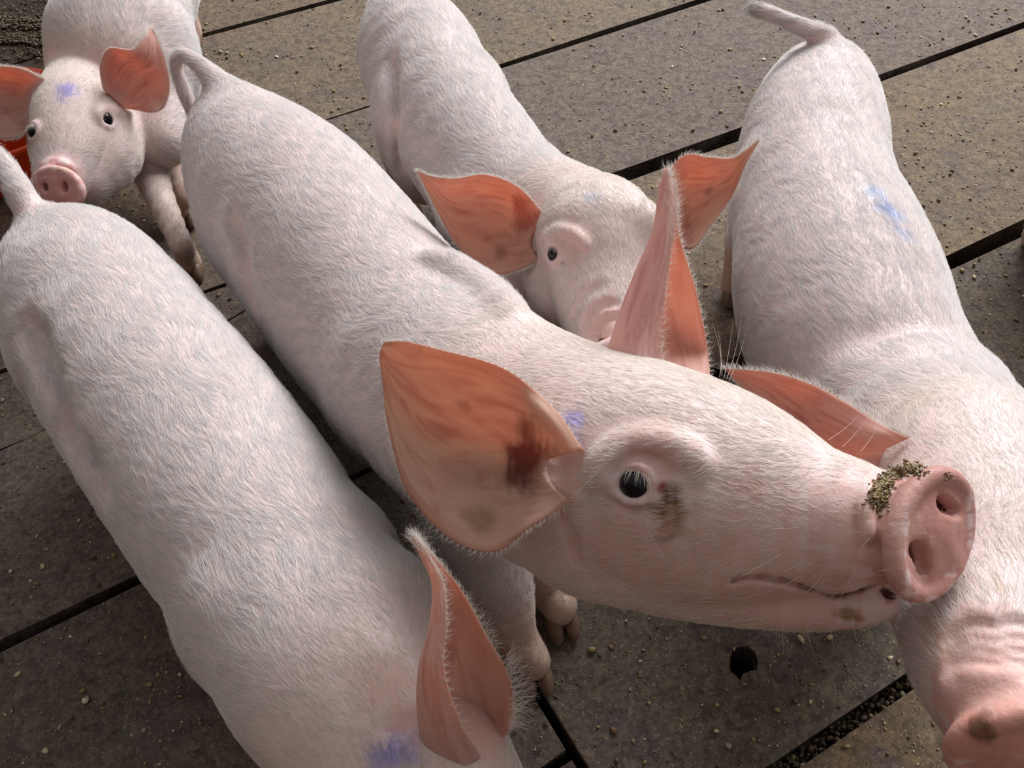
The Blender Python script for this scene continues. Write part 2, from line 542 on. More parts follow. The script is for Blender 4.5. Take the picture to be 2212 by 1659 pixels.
def build_pig(g, name='pig'):
    b = g.b
    lo = np.min([p.lo for sg, p, k in b.ops if sg > 0], axis=0) - 0.012
    hi = np.max([p.hi for sg, p, k in b.ops if sg > 0], axis=0) + 0.012
    base, fine, fst = g.res
    axes = [axis(lo[i], hi[i], base, fine[i] if fine else None, fst) for i in range(3)]
    V, Q = b.mesh(axes)
    # keep the largest connected shell only when tiny crumbs appear: not needed for smooth unions
    nb = len(V)
    N = vnormals(V, Q)
    chk = b.at(V[:50] + N[:50] * 0.003) - b.at(V[:50])
    if np.median(chk) < 0: Q = Q[:, ::-1]; N = -N
    col = np.tile(SK, (len(V), 1))
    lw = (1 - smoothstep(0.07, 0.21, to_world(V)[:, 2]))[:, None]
    col = col * (1 - lw) + np.array([0.56, 0.40, 0.33]) * lw        # lower legs: soil plus painted shade, in hide and hair
    sp = g.spine
    # flow towards the tail
    T = np.gradient(sp[:, :3], axis=0); T /= np.linalg.norm(T, axis=1, keepdims=True)
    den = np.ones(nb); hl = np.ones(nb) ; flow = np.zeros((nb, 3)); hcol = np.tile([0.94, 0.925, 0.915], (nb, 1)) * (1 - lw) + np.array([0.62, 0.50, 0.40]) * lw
    wsum = np.zeros(nb)
    for i in range(len(sp)):
        w = np.exp(-(((V - sp[i, :3]) ** 2).sum(1)) / (2 * (0.055 ** 2))) + 1e-9
        flow += T[i] * w[:, None]; wsum += w
    for (c, t) in g.flowx:
        w = 3.0 * np.exp(-(((V - c) ** 2).sum(1)) / (2 * (0.016 ** 2)))
        flow += t * w[:, None]; wsum += w
    flow /= wsum[:, None]; flow /= np.linalg.norm(flow, axis=1, keepdims=True)
    flow = flow + DOWN * 0.45 * (1 - np.abs((N * DOWN).sum(1, keepdims=True)) ** 2)
    bald = np.zeros(nb)
    for (c, r0, r1, amt) in g.bald:
        dd = np.linalg.norm(V - c, axis=1)
        bald = np.maximum(bald, amt * (1 - smoothstep(r0, r1, dd)))
    for item in g.paint:
        c, r0, r1, rgb, amt, hairy = item[:6]
        str_ = item[6] if len(item) > 6 else None
        dv = V - c
        if str_ is not None:      # stretched blob: (axis, factor)
            ax_, fa = str_; ax_ = ax_ / np.linalg.norm(ax_)
            al = dv @ ax_; dv = dv - np.outer(al, ax_) * (1 - 1 / fa)
        dd = np.linalg.norm(dv, axis=1)
        rough = r1 * 0.35 * wob(V, 260, 1.7) + r1 * 0.25 * wob(V, 610, 4.1)
        w = amt * (1 - smoothstep(r0, r1, dd + rough))
        col = col * (1 - w[:, None]) + np.array(rgb) * w[:, None]
        if hairy: hcol = hcol * (1 - w[:, None] * hairy) + np.array(rgb) * w[:, None] * hairy
    Vs, Qs, Is, Us, Fs, Cs, mi = [V], [Q], [np.zeros(nb)], [np.zeros((nb, 2))], [flow], [col], [np.zeros(len(Q), int)]
    off = nb
    ears = []
    for e in g.ears:
        v, q, inn, uv, fl = ear_sheet(e['c'], flip=e.get('flip', False), th=e.get('th', 0.0032))
        ci = np.array(e.get('inner', (0.62, 0.25, 0.19))) * np.array([1.10, 1.42, 1.50]); co = np.array(e.get('outer', (0.74, 0.50, 0.45)))
        cc = np.where(inn[:, None] > 0.5, ci, co)
        cc = cc * (1 - 0.0 * uv[:, 1:2])
        rim = smoothstep(0.42, 0.5, np.abs(uv[:, :1] - 0.5)) * 0.6
        cc = cc * (1 - rim) + np.array([0.80, 0.52, 0.42]) * rim
        base_w = (1 - smoothstep(0.0, 0.16, uv[:, 1:2]))
        cc = np.where(inn[:, None] > 0.5, cc, cc * (1 - base_w) + SK * base_w)
        for (u0, v0, ru, rv, rgb, amt) in e.get('marks', []):  # spots on the ear; those at the base paint the canal's shade
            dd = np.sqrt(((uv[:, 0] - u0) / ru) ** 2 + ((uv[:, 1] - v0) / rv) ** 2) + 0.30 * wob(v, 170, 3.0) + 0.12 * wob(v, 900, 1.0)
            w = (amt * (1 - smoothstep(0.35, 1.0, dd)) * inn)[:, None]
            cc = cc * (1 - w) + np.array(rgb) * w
        Vs.append(v); Qs.append(q + off); Is.append(inn); Us.append(uv); Fs.append(fl); Cs.append(cc); mi.append(np.ones(len(q), int))
        ears.append((off, len(v), e)); off += len(v)
    VV = np.vstack(Vs); QQ = np.vstack(Qs)
    o = quads_obj(name, VV, QQ, [SKIN, EAR], np.concatenate(mi))
    me = o.data
    ca = me.color_attributes.new('col', 'FLOAT_COLOR', 'POINT')
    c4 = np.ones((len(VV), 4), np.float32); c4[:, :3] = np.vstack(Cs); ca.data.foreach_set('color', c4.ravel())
    ua = me.attributes.new('euv', 'FLOAT_VECTOR', 'POINT')
    u3 = np.zeros((len(VV), 3), np.float32); u3[:, :2] = np.vstack(Us); ua.data.foreach_set('vector', u3.ravel())
    o['label'] = g.label; o['category'] = 'pig'; o['group'] = 'young pigs on the slatted floor'
    # ---- fur
    fn = np.cross(V[Q[:, 2]] - V[Q[:, 0]], V[Q[:, 3]] - V[Q[:, 1]]); fa = 0.5 * np.linalg.norm(fn, axis=1)
    fn = fn / np.maximum(2 * fa[:, None], 1e-12)
    fc = V[Q].mean(1)
    vis = -(fn * fc).sum(1) / np.linalg.norm(fc, axis=1)
    px = CX + fc[:, 0] / -fc[:, 2] * F; py = CY - fc[:, 1] / -fc[:, 2] * F
    infr = (px > -120) & (px < W + 120) & (py > -120) & (py < H + 120)
    wgt = fa * (1 - bald[Q].mean(1)) * smoothstep(-0.45, -0.1, vis) * infr
    prob = wgt / wgt.sum()
    n = int(min(150000, wgt.sum() * 350000 * g.hscale) * HS)
    f = rng.choice(len(Q), n, p=prob)
    a = rng.random((n, 1)); c = rng.random((n, 1))
    q = Q[f]
    w = [(1 - a) * (1 - c), a * (1 - c), a * c, (1 - a) * c]
    ip = lambda A: sum(w[i] * A[q[:, i]] for i in range(4))
    B = ip(V); NN = ip(N); D = ip(flow); HC = ip(hcol)
    NN /= np.linalg.norm(NN, axis=1, keepdims=True)
    side = np.cross(D, NN)
    D = D + side * (0.42 * wob(B, 60, 2.0) + 0.30 * wob(B, 190, 5.0))[:, None] + rng.normal(0, 0.16, (n, 3))
    L = np.full(n, 0.0165)
    hw = g.spine[:, :3]
    if 'head' in g.__dict__:
        dh = np.linalg.norm(B - g.head[0], axis=1)
        m = 1 - smoothstep(g.head[1] * 0.8, g.head[1] * 1.4, dh)
        L = L * (1 - 0.42 * m)
        HC = HC * (1 - m[:, None] * np.array([0.0, 0.02, 0.09]))
    hz = to_world(B)[:, 2]
    L = L * (0.40 + 0.60 * smoothstep(0.10, 0.20, hz)) * (0.6 + 0.8 * rng.random(n))
    br = (0.78 + 0.30 * rng.random((n, 1)))
    hair_object('hair', B, NN, D, L, np.full(n, 0.000130), np.clip(HC * br, 0, 1), o, lift=0.19, curl=0.16)
    # ---- ear fringe and fluff
    for (of, m, e) in ears:
        v = VV[of:of + m]; uv = np.vstack(Us)[of:of + m]; fl = np.vstack(Fs)[of:of + m]; inn = np.concatenate(Is)[of:of + m]
        half = m // 2
        outw = v[half:] - v[:half]; nout = outw / np.maximum(np.linalg.norm(outw, axis=1, keepdims=True), 1e-9)
        u = uv[half:, 0]; vv = uv[half:, 1]
        k = int(5200 * HS * e.get('fluff', 1.0))
        pr = 0.10 + 2.6 * smoothstep(0.40, 0.5, np.abs(u - 0.5)); pr /= pr.sum()
        ii = rng.choice(half, k, p=pr)
        edge = np.sign(u[ii] - 0.5)[:, None]
        nv_, nu_ = 44, 30
        G = v[half:].reshape(nv_, nu_, 3); du = np.gradient(G, axis=1).reshape(-1, 3); du /= np.maximum(np.linalg.norm(du, axis=1, keepdims=True), 1e-9)
        jit = du[ii] * rng.normal(0, 0.0018, (k, 1)) + fl[half:][ii] * rng.normal(0, 0.0018, (k, 1))
        ew = smoothstep(0.40, 0.5, np.abs(u[ii] - 0.5))[:, None]
        dd = fl[half:][ii] * 1.0 + du[ii] * edge * ew * (0.2 + 1.0 * rng.random((k, 1))) + rng.normal(0, 0.38, (k, 3))
        LL = e.get('hl', 0.008) * (0.3 + 1.1 * rng.random(k) ** 1.5)
        hair_object('hair', v[half:][ii] + jit * (1 - ew), nout[ii], dd, LL, np.full(k, 0.00007), np.tile([0.92, 0.88, 0.82], (k, 1)), o, lift=0.4)
    # ---- hooves: two horn toes per foot
    for (ft, h) in g.hooves:
        toes(ft, h, o)
    for (c, r, fwd, lash) in g.eyes:
        ew = eye(c, r, o, fwd, lash)
    return o, (VV, QQ)

def toes(ft, h, parent):
    bm = bmesh.new()
    s = np.array([-h[1], h[0], 0])
    for sg in (-1, 1):
        c = ft + s * sg * 0.0105 + h * 0.012; c[2] = 0.014
        M = Matrix.Translation(c) @ Matrix.Rotation(math.atan2(h[1], h[0]), 4, 'Z') @ Matrix.Diagonal((0.024, 0.0105, 0.016, 1))
        r = bmesh.ops.create_icosphere(bm, subdivisions=3, radius=1, matrix=M)
        for v in r['verts']:
            v.co.z = max(v.co.z, 0.0008)
            k = (Vector(v.co) - Vector(c)).dot(Vector(h))
            if k > 0: v.co.z = v.co.z * (1 - 12 * k)
            v.co.z = max(v.co.z, 0.0008)
    me = bpy.data.meshes.new('hoof'); bm.to_mesh(me); bm.free()
    me.materials.append(HOOF)
    for p in me.polygons: p.use_smooth = True
    link(bpy.data.objects.new('hoof', me), parent)

def eye(c, r, parent, fwd, lash):
    bm = bmesh.new()
    bmesh.ops.create_uvsphere(bm, u_segments=32, v_segments=20, radius=r)
    me = bpy.data.meshes.new('eye'); bm.to_mesh(me); bm.free()
    me.materials.append(EYE)
    for p in me.polygons: p.use_smooth = True
    o = bpy.data.objects.new('eye', me)
    o.location = to_world(c)[0]
    link(o, parent)
    if lash:
        n = 46
        up, side = lash
        t = np.linspace(-0.9, 1.0, n)[:, None] + rng.normal(0, 0.04, (n, 1))
        B = c + fwd * r * 0.72 + side * r * 1.05 * t + up * r * (1.0 - 0.45 * t * t)
        D = -up * 0.75 + fwd * 0.5 + side * t * 0.35 + rng.normal(0, 0.08, (n, 3))
        N = np.tile(fwd, (n, 1))
        D0 = D / np.linalg.norm(D, axis=1, keepdims=True)
        h = hair_object('eyelashes', B, N, D0, np.full(n, r * 0.95) * (0.6 + 0.6 * rng.random(n)), np.full(n, 0.00009), np.tile([0.85, 0.8, 0.72], (n, 1)), parent, lift=0.75, curl=0.1)
    return o

# ------------------------------------------------------------ pigs
def ST(rows):
    "rows (px, py, depth or -height, radius in px) -> camera space x y z r"
    out = []
    for px, py, d, r in rows:
        if d < 0: d = dz(py, -d)
        out.append([*P(px, py, d), r * d / F])
    return np.array(out)
def body_axes(st, i, j):
    w = to_world(st[:, :3]); h = w[i] - w[j]; h[2] = 0
    return h / np.linalg.norm(h)
def add_tail(g, rows, tip=None):
    st = ST(rows)
    g.b.chain(st, 0.022, len(rows) * 3)
    q = crom(st, 9)
    T = np.gradient(q[:, :3], axis=0)
    for a, t in zip(q, T): g.flowx.append((a[:3], t / np.linalg.norm(t)))
    if tip: g.paint.append((st[-1, :3], tip * 0.4, tip, (0.20, 0.15, 0.12), 0.75, 0.6))
def limbs(g, w_hip, w_sh, h, out_h=0.062, out_s=0.058, fwds=(0, 0, 0, 0), ham=0.065, front=True, sh=1.0, lat=0.062, hf=-0.005):
    for k, sd in enumerate((1, -1)):
        q = np.array([-h[1], h[0], 0]) * sd
        c = to_cam(w_hip + q * 0.045 - np.array([0, 0, 0.055]) + h * hf)[0]
        ax = np.array([to_cam(h)[0] - to_cam([0, 0, 0])[0], to_cam(q)[0] - to_cam([0, 0, 0])[0], -DOWN])
        g.b.add(Ell(c, (0.085, ham, 0.115), ax), 0.03)
        g.auto_leg(w_hip, h, sd, out_h, fwds[k] - 0.035, (0.055, 0.034, 0.0205, 0.021), hind=True)
        c = to_cam(w_sh + q * lat - np.array([0, 0, 0.02]))[0]
        g.b.add(Ell(c, (0.060 * sh, 0.045 * sh, 0.105 * sh), ax), 0.03)
        if front: g.auto_leg(w_sh, h, sd, out_s, fwds[k + 2] + 0.01, (0.050, 0.030, 0.020, 0.021))
def lidded_eye(g, px, py, r, up, lids=0.0018, sink=0.35, squash=0.92, lash=True, eyeball=1.0):
    "carve a socket where the sight line meets the head, ring it with lids, set the eyeball"
    p, n = g.b.surf(px, py)
    A = frame(n, up)          # side, up, n
    c = p - n * r * sink
    g.b.sub(Ell(c + n * r * 0.35, (r * 1.02, r * 1.0 * squash, r * 1.0), A), 0.004)
    m = 18
    ring = []
    for k in range(m + 1):
        a = 2 * math.pi * k / m
        ring.append([*(c + n * r * (0.30 - 0.10 * math.cos(2 * a)) + A[0] * math.cos(a) * r * 1.24 + A[1] * math.sin(a) * r * 1.16 * squash), lids * (1.25 if math.sin(a) > 0 else 0.9)])
    for k in range(m):
        g.b.add(Cone(ring[k][:3], ring[k + 1][:3], ring[k][3], ring[k + 1][3]), 0.005)
    g.eyes.append((c + n * r * 0.02, r * eyeball, n, (A[1], A[0]) if lash else None))
    g.bald.append((p, r * 1.4, r * 2.3, 1.0))
    return p, n, A
def arc(g, pts, r, k, lift=0.0, sgn=1):
    "ridge (or groove) laid on the surface through pixels"
    q = []
    for x in pts:
        p, n = g.b.surf(x[0], x[1])
        rr = x[2] if len(x) > 2 else r
        q.append([*(p + n * lift), rr])
    q = crom(q, (len(q) - 1) * 3 + 1)
    for i in range(len(q) - 1):
        c = Cone(q[i, :3], q[i + 1, :3], q[i, 3], q[i + 1, 3])
        (g.b.add if sgn > 0 else g.b.sub)(c, k)
def snout(g, c, n, up, rs, ru, rn, nost, nr=0.006):
    A = frame(n, up)
    g.b.add(Ell(c, (rs, ru, rn), A), 0.006)
    m = 28
    for k in range(m):        # rim of the disc
        a0 = 2 * math.pi * k / m; a1 = 2 * math.pi * (k + 1) / m
        f = lambda a: c + A[0] * math.cos(a) * rs * 0.93 + A[1] * math.sin(a) * ru * 0.93 + A[2] * rn * 0.25
        g.b.add(Cone(f(a0), f(a1), 0.0045, 0.0045), 0.006)
    for (s0, u0, s1, u1) in nost:
        a = c + A[0] * s0 * rs + A[1] * u0 * ru; b = c + A[0] * s1 * rs + A[1] * u1 * ru
        q = [a, (a + b) / 2, b]
        for i in range(2):
            g.b.sub(Cone(q[i] + A[2] * rn * 1.1, q[i + 1] + A[2] * rn * 1.1, nr, nr * 0.9), 0.005)
            g.b.sub(Cone(q[i] + A[2] * rn * 0.2, q[i + 1] + A[2] * rn * 0.2, nr * 0.85, nr * 0.7), 0.004)
        mid = (a + b) / 2
        g.b.sub(Cone(mid, mid - A[2] * 0.018, nr * 0.7, nr * 0.5), 0.004)
        g.paint.append((mid - A[2] * 0.001, nr * 0.7, nr * 1.5, (0.16, 0.05, 0.04), 0.8, 0))
    g.bald.append((c, max(rs, ru) * 1.05, max(rs, ru) * 1.35, 1.0))
    return A
def mark(g, px, py, r0, r1, rgb, amt=0.9, hairy=0.0, st=None, depth=0.0):
    p, n = g.b.surf(px, py)
    it = [p - n * depth, r0, r1, rgb, amt, hairy]
    if st is not None: it.append(st)
    g.paint.append(tuple(it))
PURPLE = (0.36, 0.33, 0.68)
PINK = (0.66, 0.34, 0.30)
X, Y = np.array([1.0, 0, 0]), np.array([0, 1.0, 0])

def plate(g, c, A, rs, ru, nost, nr):
    "snout disc: thick rounded rim, shallow dish, two slanting nostrils"
    g.b.add(Ell(c - A[2] * 0.004, (rs * 0.97, ru * 0.97, 0.013), A), 0.008)
    m = 36
    for k in range(m):
        f = lambda a: c + A[0] * math.cos(a) * rs * 0.93 + A[1] * math.sin(a) * ru * (0.93 - 0.06 * (math.sin(a) < -0.3)) + A[2] * 0.001
        a0, a1 = 2 * math.pi * k / m, 2 * math.pi * (k + 1) / m
        r = 0.0052 if math.sin((a0 + a1) / 2) > -0.2 else 0.0042
        g.b.add(Cone(f(a0), f(a1), r, r), 0.005)
    g.b.add(Ell(c - A[2] * 0.001 - A[1] * ru * .3, (rs * .18, ru * .7, 0.008), A), 0.006)
    for s0, u0 in nost:
        a = c + A[0] * s0 * rs + A[1] * u0 * ru
        sg = 1 if s0 > 0 else -1
        q0 = a + A[1] * ru * .16 - A[0] * sg * rs * .02; q1 = a - A[1] * ru * .22 + A[0] * sg * rs * .10
        for k, (up, rr) in enumerate(((.012, 1.15), (.004, 1.0), (-.006, .85), (-.014, .7))):
            g.b.sub(Cone(q0 + A[2] * up, q1 + A[2] * up, nr * rr, nr * rr * .75), 0.0035)
        for q in (q0, q1, a):
            g.paint.append((q - A[2] * 0.005, nr * 1.0, nr * 1.5, (0.15, 0.05, 0.04), 0.8, 0))
    g.bald.append((c, rs * 1.0, rs * 1.3, 1.0))

def pig_main():
    sp = ST([(1922, 1145, .556, 106), (1830, 1133, .565, 134), (1700, 1113, .59, 168), (1560, 1075, .612, 222), (1430, 1040, .637, 242),
             (1290, 992, .668, 226), (1090, 915, .76, 232), (925, 797, -.29, 222), (811, 680, -.26, 213), (718, 562, -.26, 206), (628, 450, -.26, 192), (551, 350, -.26, 146), (503, 270, -.27, 84)])
    g = Pig('pig raising its head in front, brown tear stain and muck on its snout', sp)
    g.b.chain(sp[5:], 0.03, 28)
    g.b.chain(sp[:6], 0.02, 20)
    w = to_world(sp[:, :3]); h = body_axes(sp, 8, 10)
    limbs(g, w[10], w[7], h, fwds=(0.0, -0.01, 0.10, 0.0), front=False)
    for rows, ft in (([(960, 950, .85, .060), (1035, 1130, .875, .046), (1085, 1275, .925, .033), (1112, 1370, .965, .024)], (1150, 1452)),
                     ([(1100, 950, .95, .055), (1150, 1120, 1.00, .040), (1185, 1230, 1.03, .028), (1196, 1290, 1.04, .022)], (1208, 1338))):
        fp = floor_pt(*ft)
        q = [[*P(a, b_, c_), r_] for a, b_, c_, r_ in rows] + [[*to_cam(fp + np.array([0, 0, .045]))[0], .0165], [*to_cam(fp + np.array([0, 0, .024]))[0], .0165]]
        g.b.chain(np.array(q), 0.03, 16)
        g.hooves.append((fp + np.array([0, 0, .02]), np.array([.25, -.97, 0])))
    # shoulder blade seen beyond the spine
    g.b.add(Ell(Z(1012, 668, .338), (0.075, 0.034, 0.042), frame(P(1100, 640, .95) - P(950, 560, 1.0), Y)[[2, 0, 1]]), 0.025)
    arc(g, [(940, 560), (1000, 592), (1060, 632), (1110, 680)], 0.010, 0.022, -0.002)
    arc(g, [(505, 480), (522, 540), (530, 600), (545, 660)], 0.006, 0.022, 0.001, -1)
    # jaw, cheek, jowl
    g.b.chain(ST([(1400, 1185, .64, 132), (1550, 1238, .615, 106), (1700, 1287, .592, 70), (1820, 1298, .572, 57), (1895, 1290, .562, 50)]), 0.014, 14)
    g.b.chain(ST([(1205, 1105, .70, 128), (1300, 1130, .66, 160), (1420, 1130, .64, 165)]), 0.03, 6)
    g.b.chain(ST([(1100, 1050, .76, 132), (1230, 1075, .71, 130)]), 0.03, 4)
    # forehead crest and cheekbone below the eye
    g.b.chain(ST([(1330, 885, .66, 84), (1470, 900, .645, 82), (1590, 958, .625, 78)]), 0.025, 6)
    g.b.chain(ST([(1480, 1170, .600, 70), (1600, 1160, .590, 62), (1720, 1170, .575, 58)]), 0.03, 6)
    # upper lip bulge
    g.b.chain(ST([(1620, 1215, .585, 52), (1740, 1222, .568, 55), (1850, 1218, .556, 58), (1905, 1210, .548, 56)]), 0.016, 8)
    g.b.chain(ST([(1222, 935, .598, 26), (1190, 1000, .592, 24), (1192, 1075, .592, 22)]), 0.012, 5)
    # snout
    n = np.array([0.457, 0.04, 0.871]); n /= np.linalg.norm(n); sv = np.array([0.646, 0.712, -0.272]); sv -= n * (sv @ n); sv /= np.linalg.norm(sv)
    c = P(2010, 1154, .532)
    A = frame(n, np.cross(n, sv))
    if A[0] @ sv < 0: A[0] *= -1
    if A[1] @ X > 0: A[1] *= -1
    plate(g, c, A, 0.0440, 0.0350, [(-.46, .12), (.42, .12)], 0.0056)
    # wrinkles behind the disc
    for pts in ([(1893, 1035), (1862, 1085), (1852, 1150)], [(1905, 1070), (1888, 1130), (1892, 1200)]):
        arc(g, pts, 0.0022, 0.004, 0.0005, -1)
    arc(g, [(1878, 1050), (1868, 1100), (1872, 1160)], 0.003, 0.006, 0.0005)
    # mouth
    mouth_s = Body(); mouth_s.ops = list(g.b.ops)
    arc(g, [(1578, 1264, .0018), (1600, 1252, .0028), (1650, 1252, .0032), (1700, 1261, .0034), (1745, 1275, .0032), (1800, 1287, .0028), (1850, 1282, .003), (1890, 1273, .0036), (1928, 1284, .003)], 0.0036, 0.0016, -0.0030, -1)
    for x, y, r in ((1620, 1255, .016), (1690, 1262, .018), (1760, 1280, .018), (1830, 1284, .018), (1890, 1275, .018)):
        p, nn = g.b.surf(x, y); g.bald.append((p, r * .5, r, 1.0))
    for x, y in crom([(1582, 1263), (1600, 1253), (1650, 1253), (1700, 1262), (1745, 1276), (1800, 1288), (1850, 1283), (1890, 1274), (1926, 1284)], 34):
        m = mouth_s.surf(x, y)
        g.paint.append((m[0] - m[1] * 0.0050, .0038, .0055, (0.13, 0.03, 0.035), 0.9, 0))
    # eye
    lidded_eye(g, 1370, 1046, 0.0112, Y + 0.2 * X, 0.0026)
    arc(g, [(1298, 1040), (1305, 1000), (1340, 968), (1400, 952), (1460, 962), (1515, 1000)], 0.004, 0.014, -0.0022)
    arc(g, [(1322, 1030), (1338, 1000), (1372, 984), (1420, 990)], 0.0014, 0.004, 0.0, -1)
    arc(g, [(1330, 1085), (1365, 1102), (1410, 1095)], 0.0014, 0.004, 0.0, -1)
    # jowl crease behind the cheek
    arc(g, [(1200, 1110), (1228, 1150), (1245, 1210)], 0.003, 0.008, 0.0, -1)
    for x, y, r in ((1222, 985, .020), (1205, 1050, .020)):
        p, nn = g.b.surf(x, y); g.bald.append((p, r * .6, r, .85)); g.paint.append((p, r * .6, r, (0.76, 0.52, 0.47), .8, 0))
    # colour of hide; snout disc darker, its shade painted in
    for x, y, r in ((2000, 1080, .03), (1985, 1200, .035), (2050, 1180, .035), (2040, 1060, .03)):
        mark(g, x, y, r * .8, r * 1.1, (0.50, 0.245, 0.205), 0.9)
    mark(g, 1860, 1150, .02, .05, (0.72, 0.44, 0.38), 0.6)
    mark(g, 1700, 1300, .03, .06, (0.70, 0.42, 0.37), 0.6)
    mark(g, 1410, 985, .012, .035, (0.66, 0.40, 0.36), 0.7)
    mark(g, 1620, 1050, .004, .018, (0.64, 0.33, 0.29), 0.5)
    mark(g, 1240, 905, .004, .013, PURPLE, .8, .85); mark(g, 1228, 948, .003, .011, (0.36, 0.33, 0.62), .6, .8)
    mark(g, 1452, 1083, .0035, .0095, (0.03, 0.012, 0.008), 1.0, 1.0)
    mark(g, 1432, 1052, .002, .0055, (0.24, 0.04, 0.02), 1.0, .8)
    mark(g, 1460, 1055, .002, .006, (0.14, 0.06, 0.03), .7, .8)
    mark(g, 1454, 1125, .005, .013, (0.26, 0.15, 0.05), .95, 1.0, (Y, 1.7))
    mark(g, 1448, 1160, .001, .006, (0.16, 0.09, 0.05), .5, .8)
    mark(g, 1582, 1170, .001, .007, (0.40, 0.26, 0.14), .5, .6)
    mark(g, 1330, 1160, .004, .02, (0.62, 0.46, 0.30), .4, .4)
    mark(g, 1832, 1326, .004, .011, (0.30, 0.17, 0.07), .85)
    for x, y in ((2010, 1035), (2035, 1045), (2055, 1030), (1870, 1110), (1880, 1160), (1850, 1090)):
        mark(g, x, y, .0008, .0035, (0.42, 0.28, 0.15), .6)
    for x, y, r in ((1480, 1230, .06), (1340, 1200, .06), (1640, 1180, .05), (1560, 1290, .05)):
        p, nn = g.b.surf(x, y); g.bald.append((p, r * .3, r, .6)); g.paint.append((p, r * .3, r, (0.70, 0.47, 0.42), .6, 0))
    # bald: muzzle, brow, jaw
    for x, y, r, a in ((1890, 1150, .055, .95), (1800, 1280, .05, .85), (1420, 985, .024, .8), (1690, 1290, .035, .6), (1900, 1290, .05, .9), (1780, 1130, .035, .5)):
        p, nn = g.b.surf(x, y); g.bald.append((p, r * .6, r, a))
    add_tail(g, [(505, 225, -.32, 44), (465, 175, -.335, 26), (430, 140, -.345, 16), (395, 118, -.350, 12), (380, 138, -.335, 11), (395, 190, -.30, 12), (415, 240, -.265, 11), (432, 280, -.235, 8)], 0.0)
    d = .64
    g.ears = [dict(c=[
        [(1262, 975, .577), (1225, 975, .574), (1175, 1000, .580), (1185, 1040, .580), (1230, 1085, .580)],
        [(1186, 872, .565), (1160, 900, .562), (1120, 975, .594), (1115, 1055, .592), (1142, 1140, .568)],
        [(1085, 795, .568), (1075, 850, .585), (1045, 960, .617), (1035, 1080, .612), (1062, 1192, .580)],
        [(955, 757, .592), (950, 820, .612), (938, 930, .630), (945, 1040, .626), (960, 1154, .604)],
        [(874, 738, .618), (868, 790, .630), (862, 860, .636), (866, 945, .636), (875, 1052, .628)],
        [(830, 739, .632), (821, 765, .636), (824, 800, .639), (829, 840, .640), (834, 905, .640)]],
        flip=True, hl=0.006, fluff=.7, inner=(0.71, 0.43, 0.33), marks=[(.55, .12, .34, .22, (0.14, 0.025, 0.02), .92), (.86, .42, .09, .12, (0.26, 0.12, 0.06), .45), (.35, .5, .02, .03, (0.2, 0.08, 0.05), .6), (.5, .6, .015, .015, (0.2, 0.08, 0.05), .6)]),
        dict(c=[
        [(1428, 815, .645), (1370, 815, .645), (1310, 800, .680), (1370, 800, .700), (1450, 810, .700), (1535, 850, .680)],
        [(1428, 735, .648), (1370, 730, .653), (1328, 715, .682), (1380, 710, .725), (1450, 720, .735), (1529, 760, .715)],
        [(1440, 610, .652), (1410, 610, .655), (1368, 605, .680), (1410, 600, .712), (1450, 605, .720), (1502, 625, .705)],
        [(1456, 500, .655), (1436, 495, .658), (1412, 500, .675), (1430, 505, .695), (1445, 505, .700), (1468, 515, .692)],
        [(1460, 425, .662), (1446, 420, .664), (1425, 425, .673), (1436, 425, .682), (1446, 425, .684), (1458, 430, .680)],
        [(1446, 368, .670), (1442, 364, .671), (1436, 366, .673), (1438, 366, .675), (1441, 366, .676), (1446, 369, .675)]],
        flip=False, hl=0.007, inner=(0.72, 0.38, 0.31), outer=(0.82, 0.66, 0.66), fluff=.5)]
    g.head = (sp[4, :3], 0.19)
    lo = np.min([P(1180, 1350, .50), P(2110, 850, .50), P(1180, 1350, .74), P(2110, 850, .7)], axis=0)
    g.res = (0.0052, [(P(1300, 0, .62)[0], P(2100, 0, .5)[0]), (P(0, 1340, .6)[1], P(0, 900, .6)[1]), (-.66, -.47)], 0.0024)
    return g

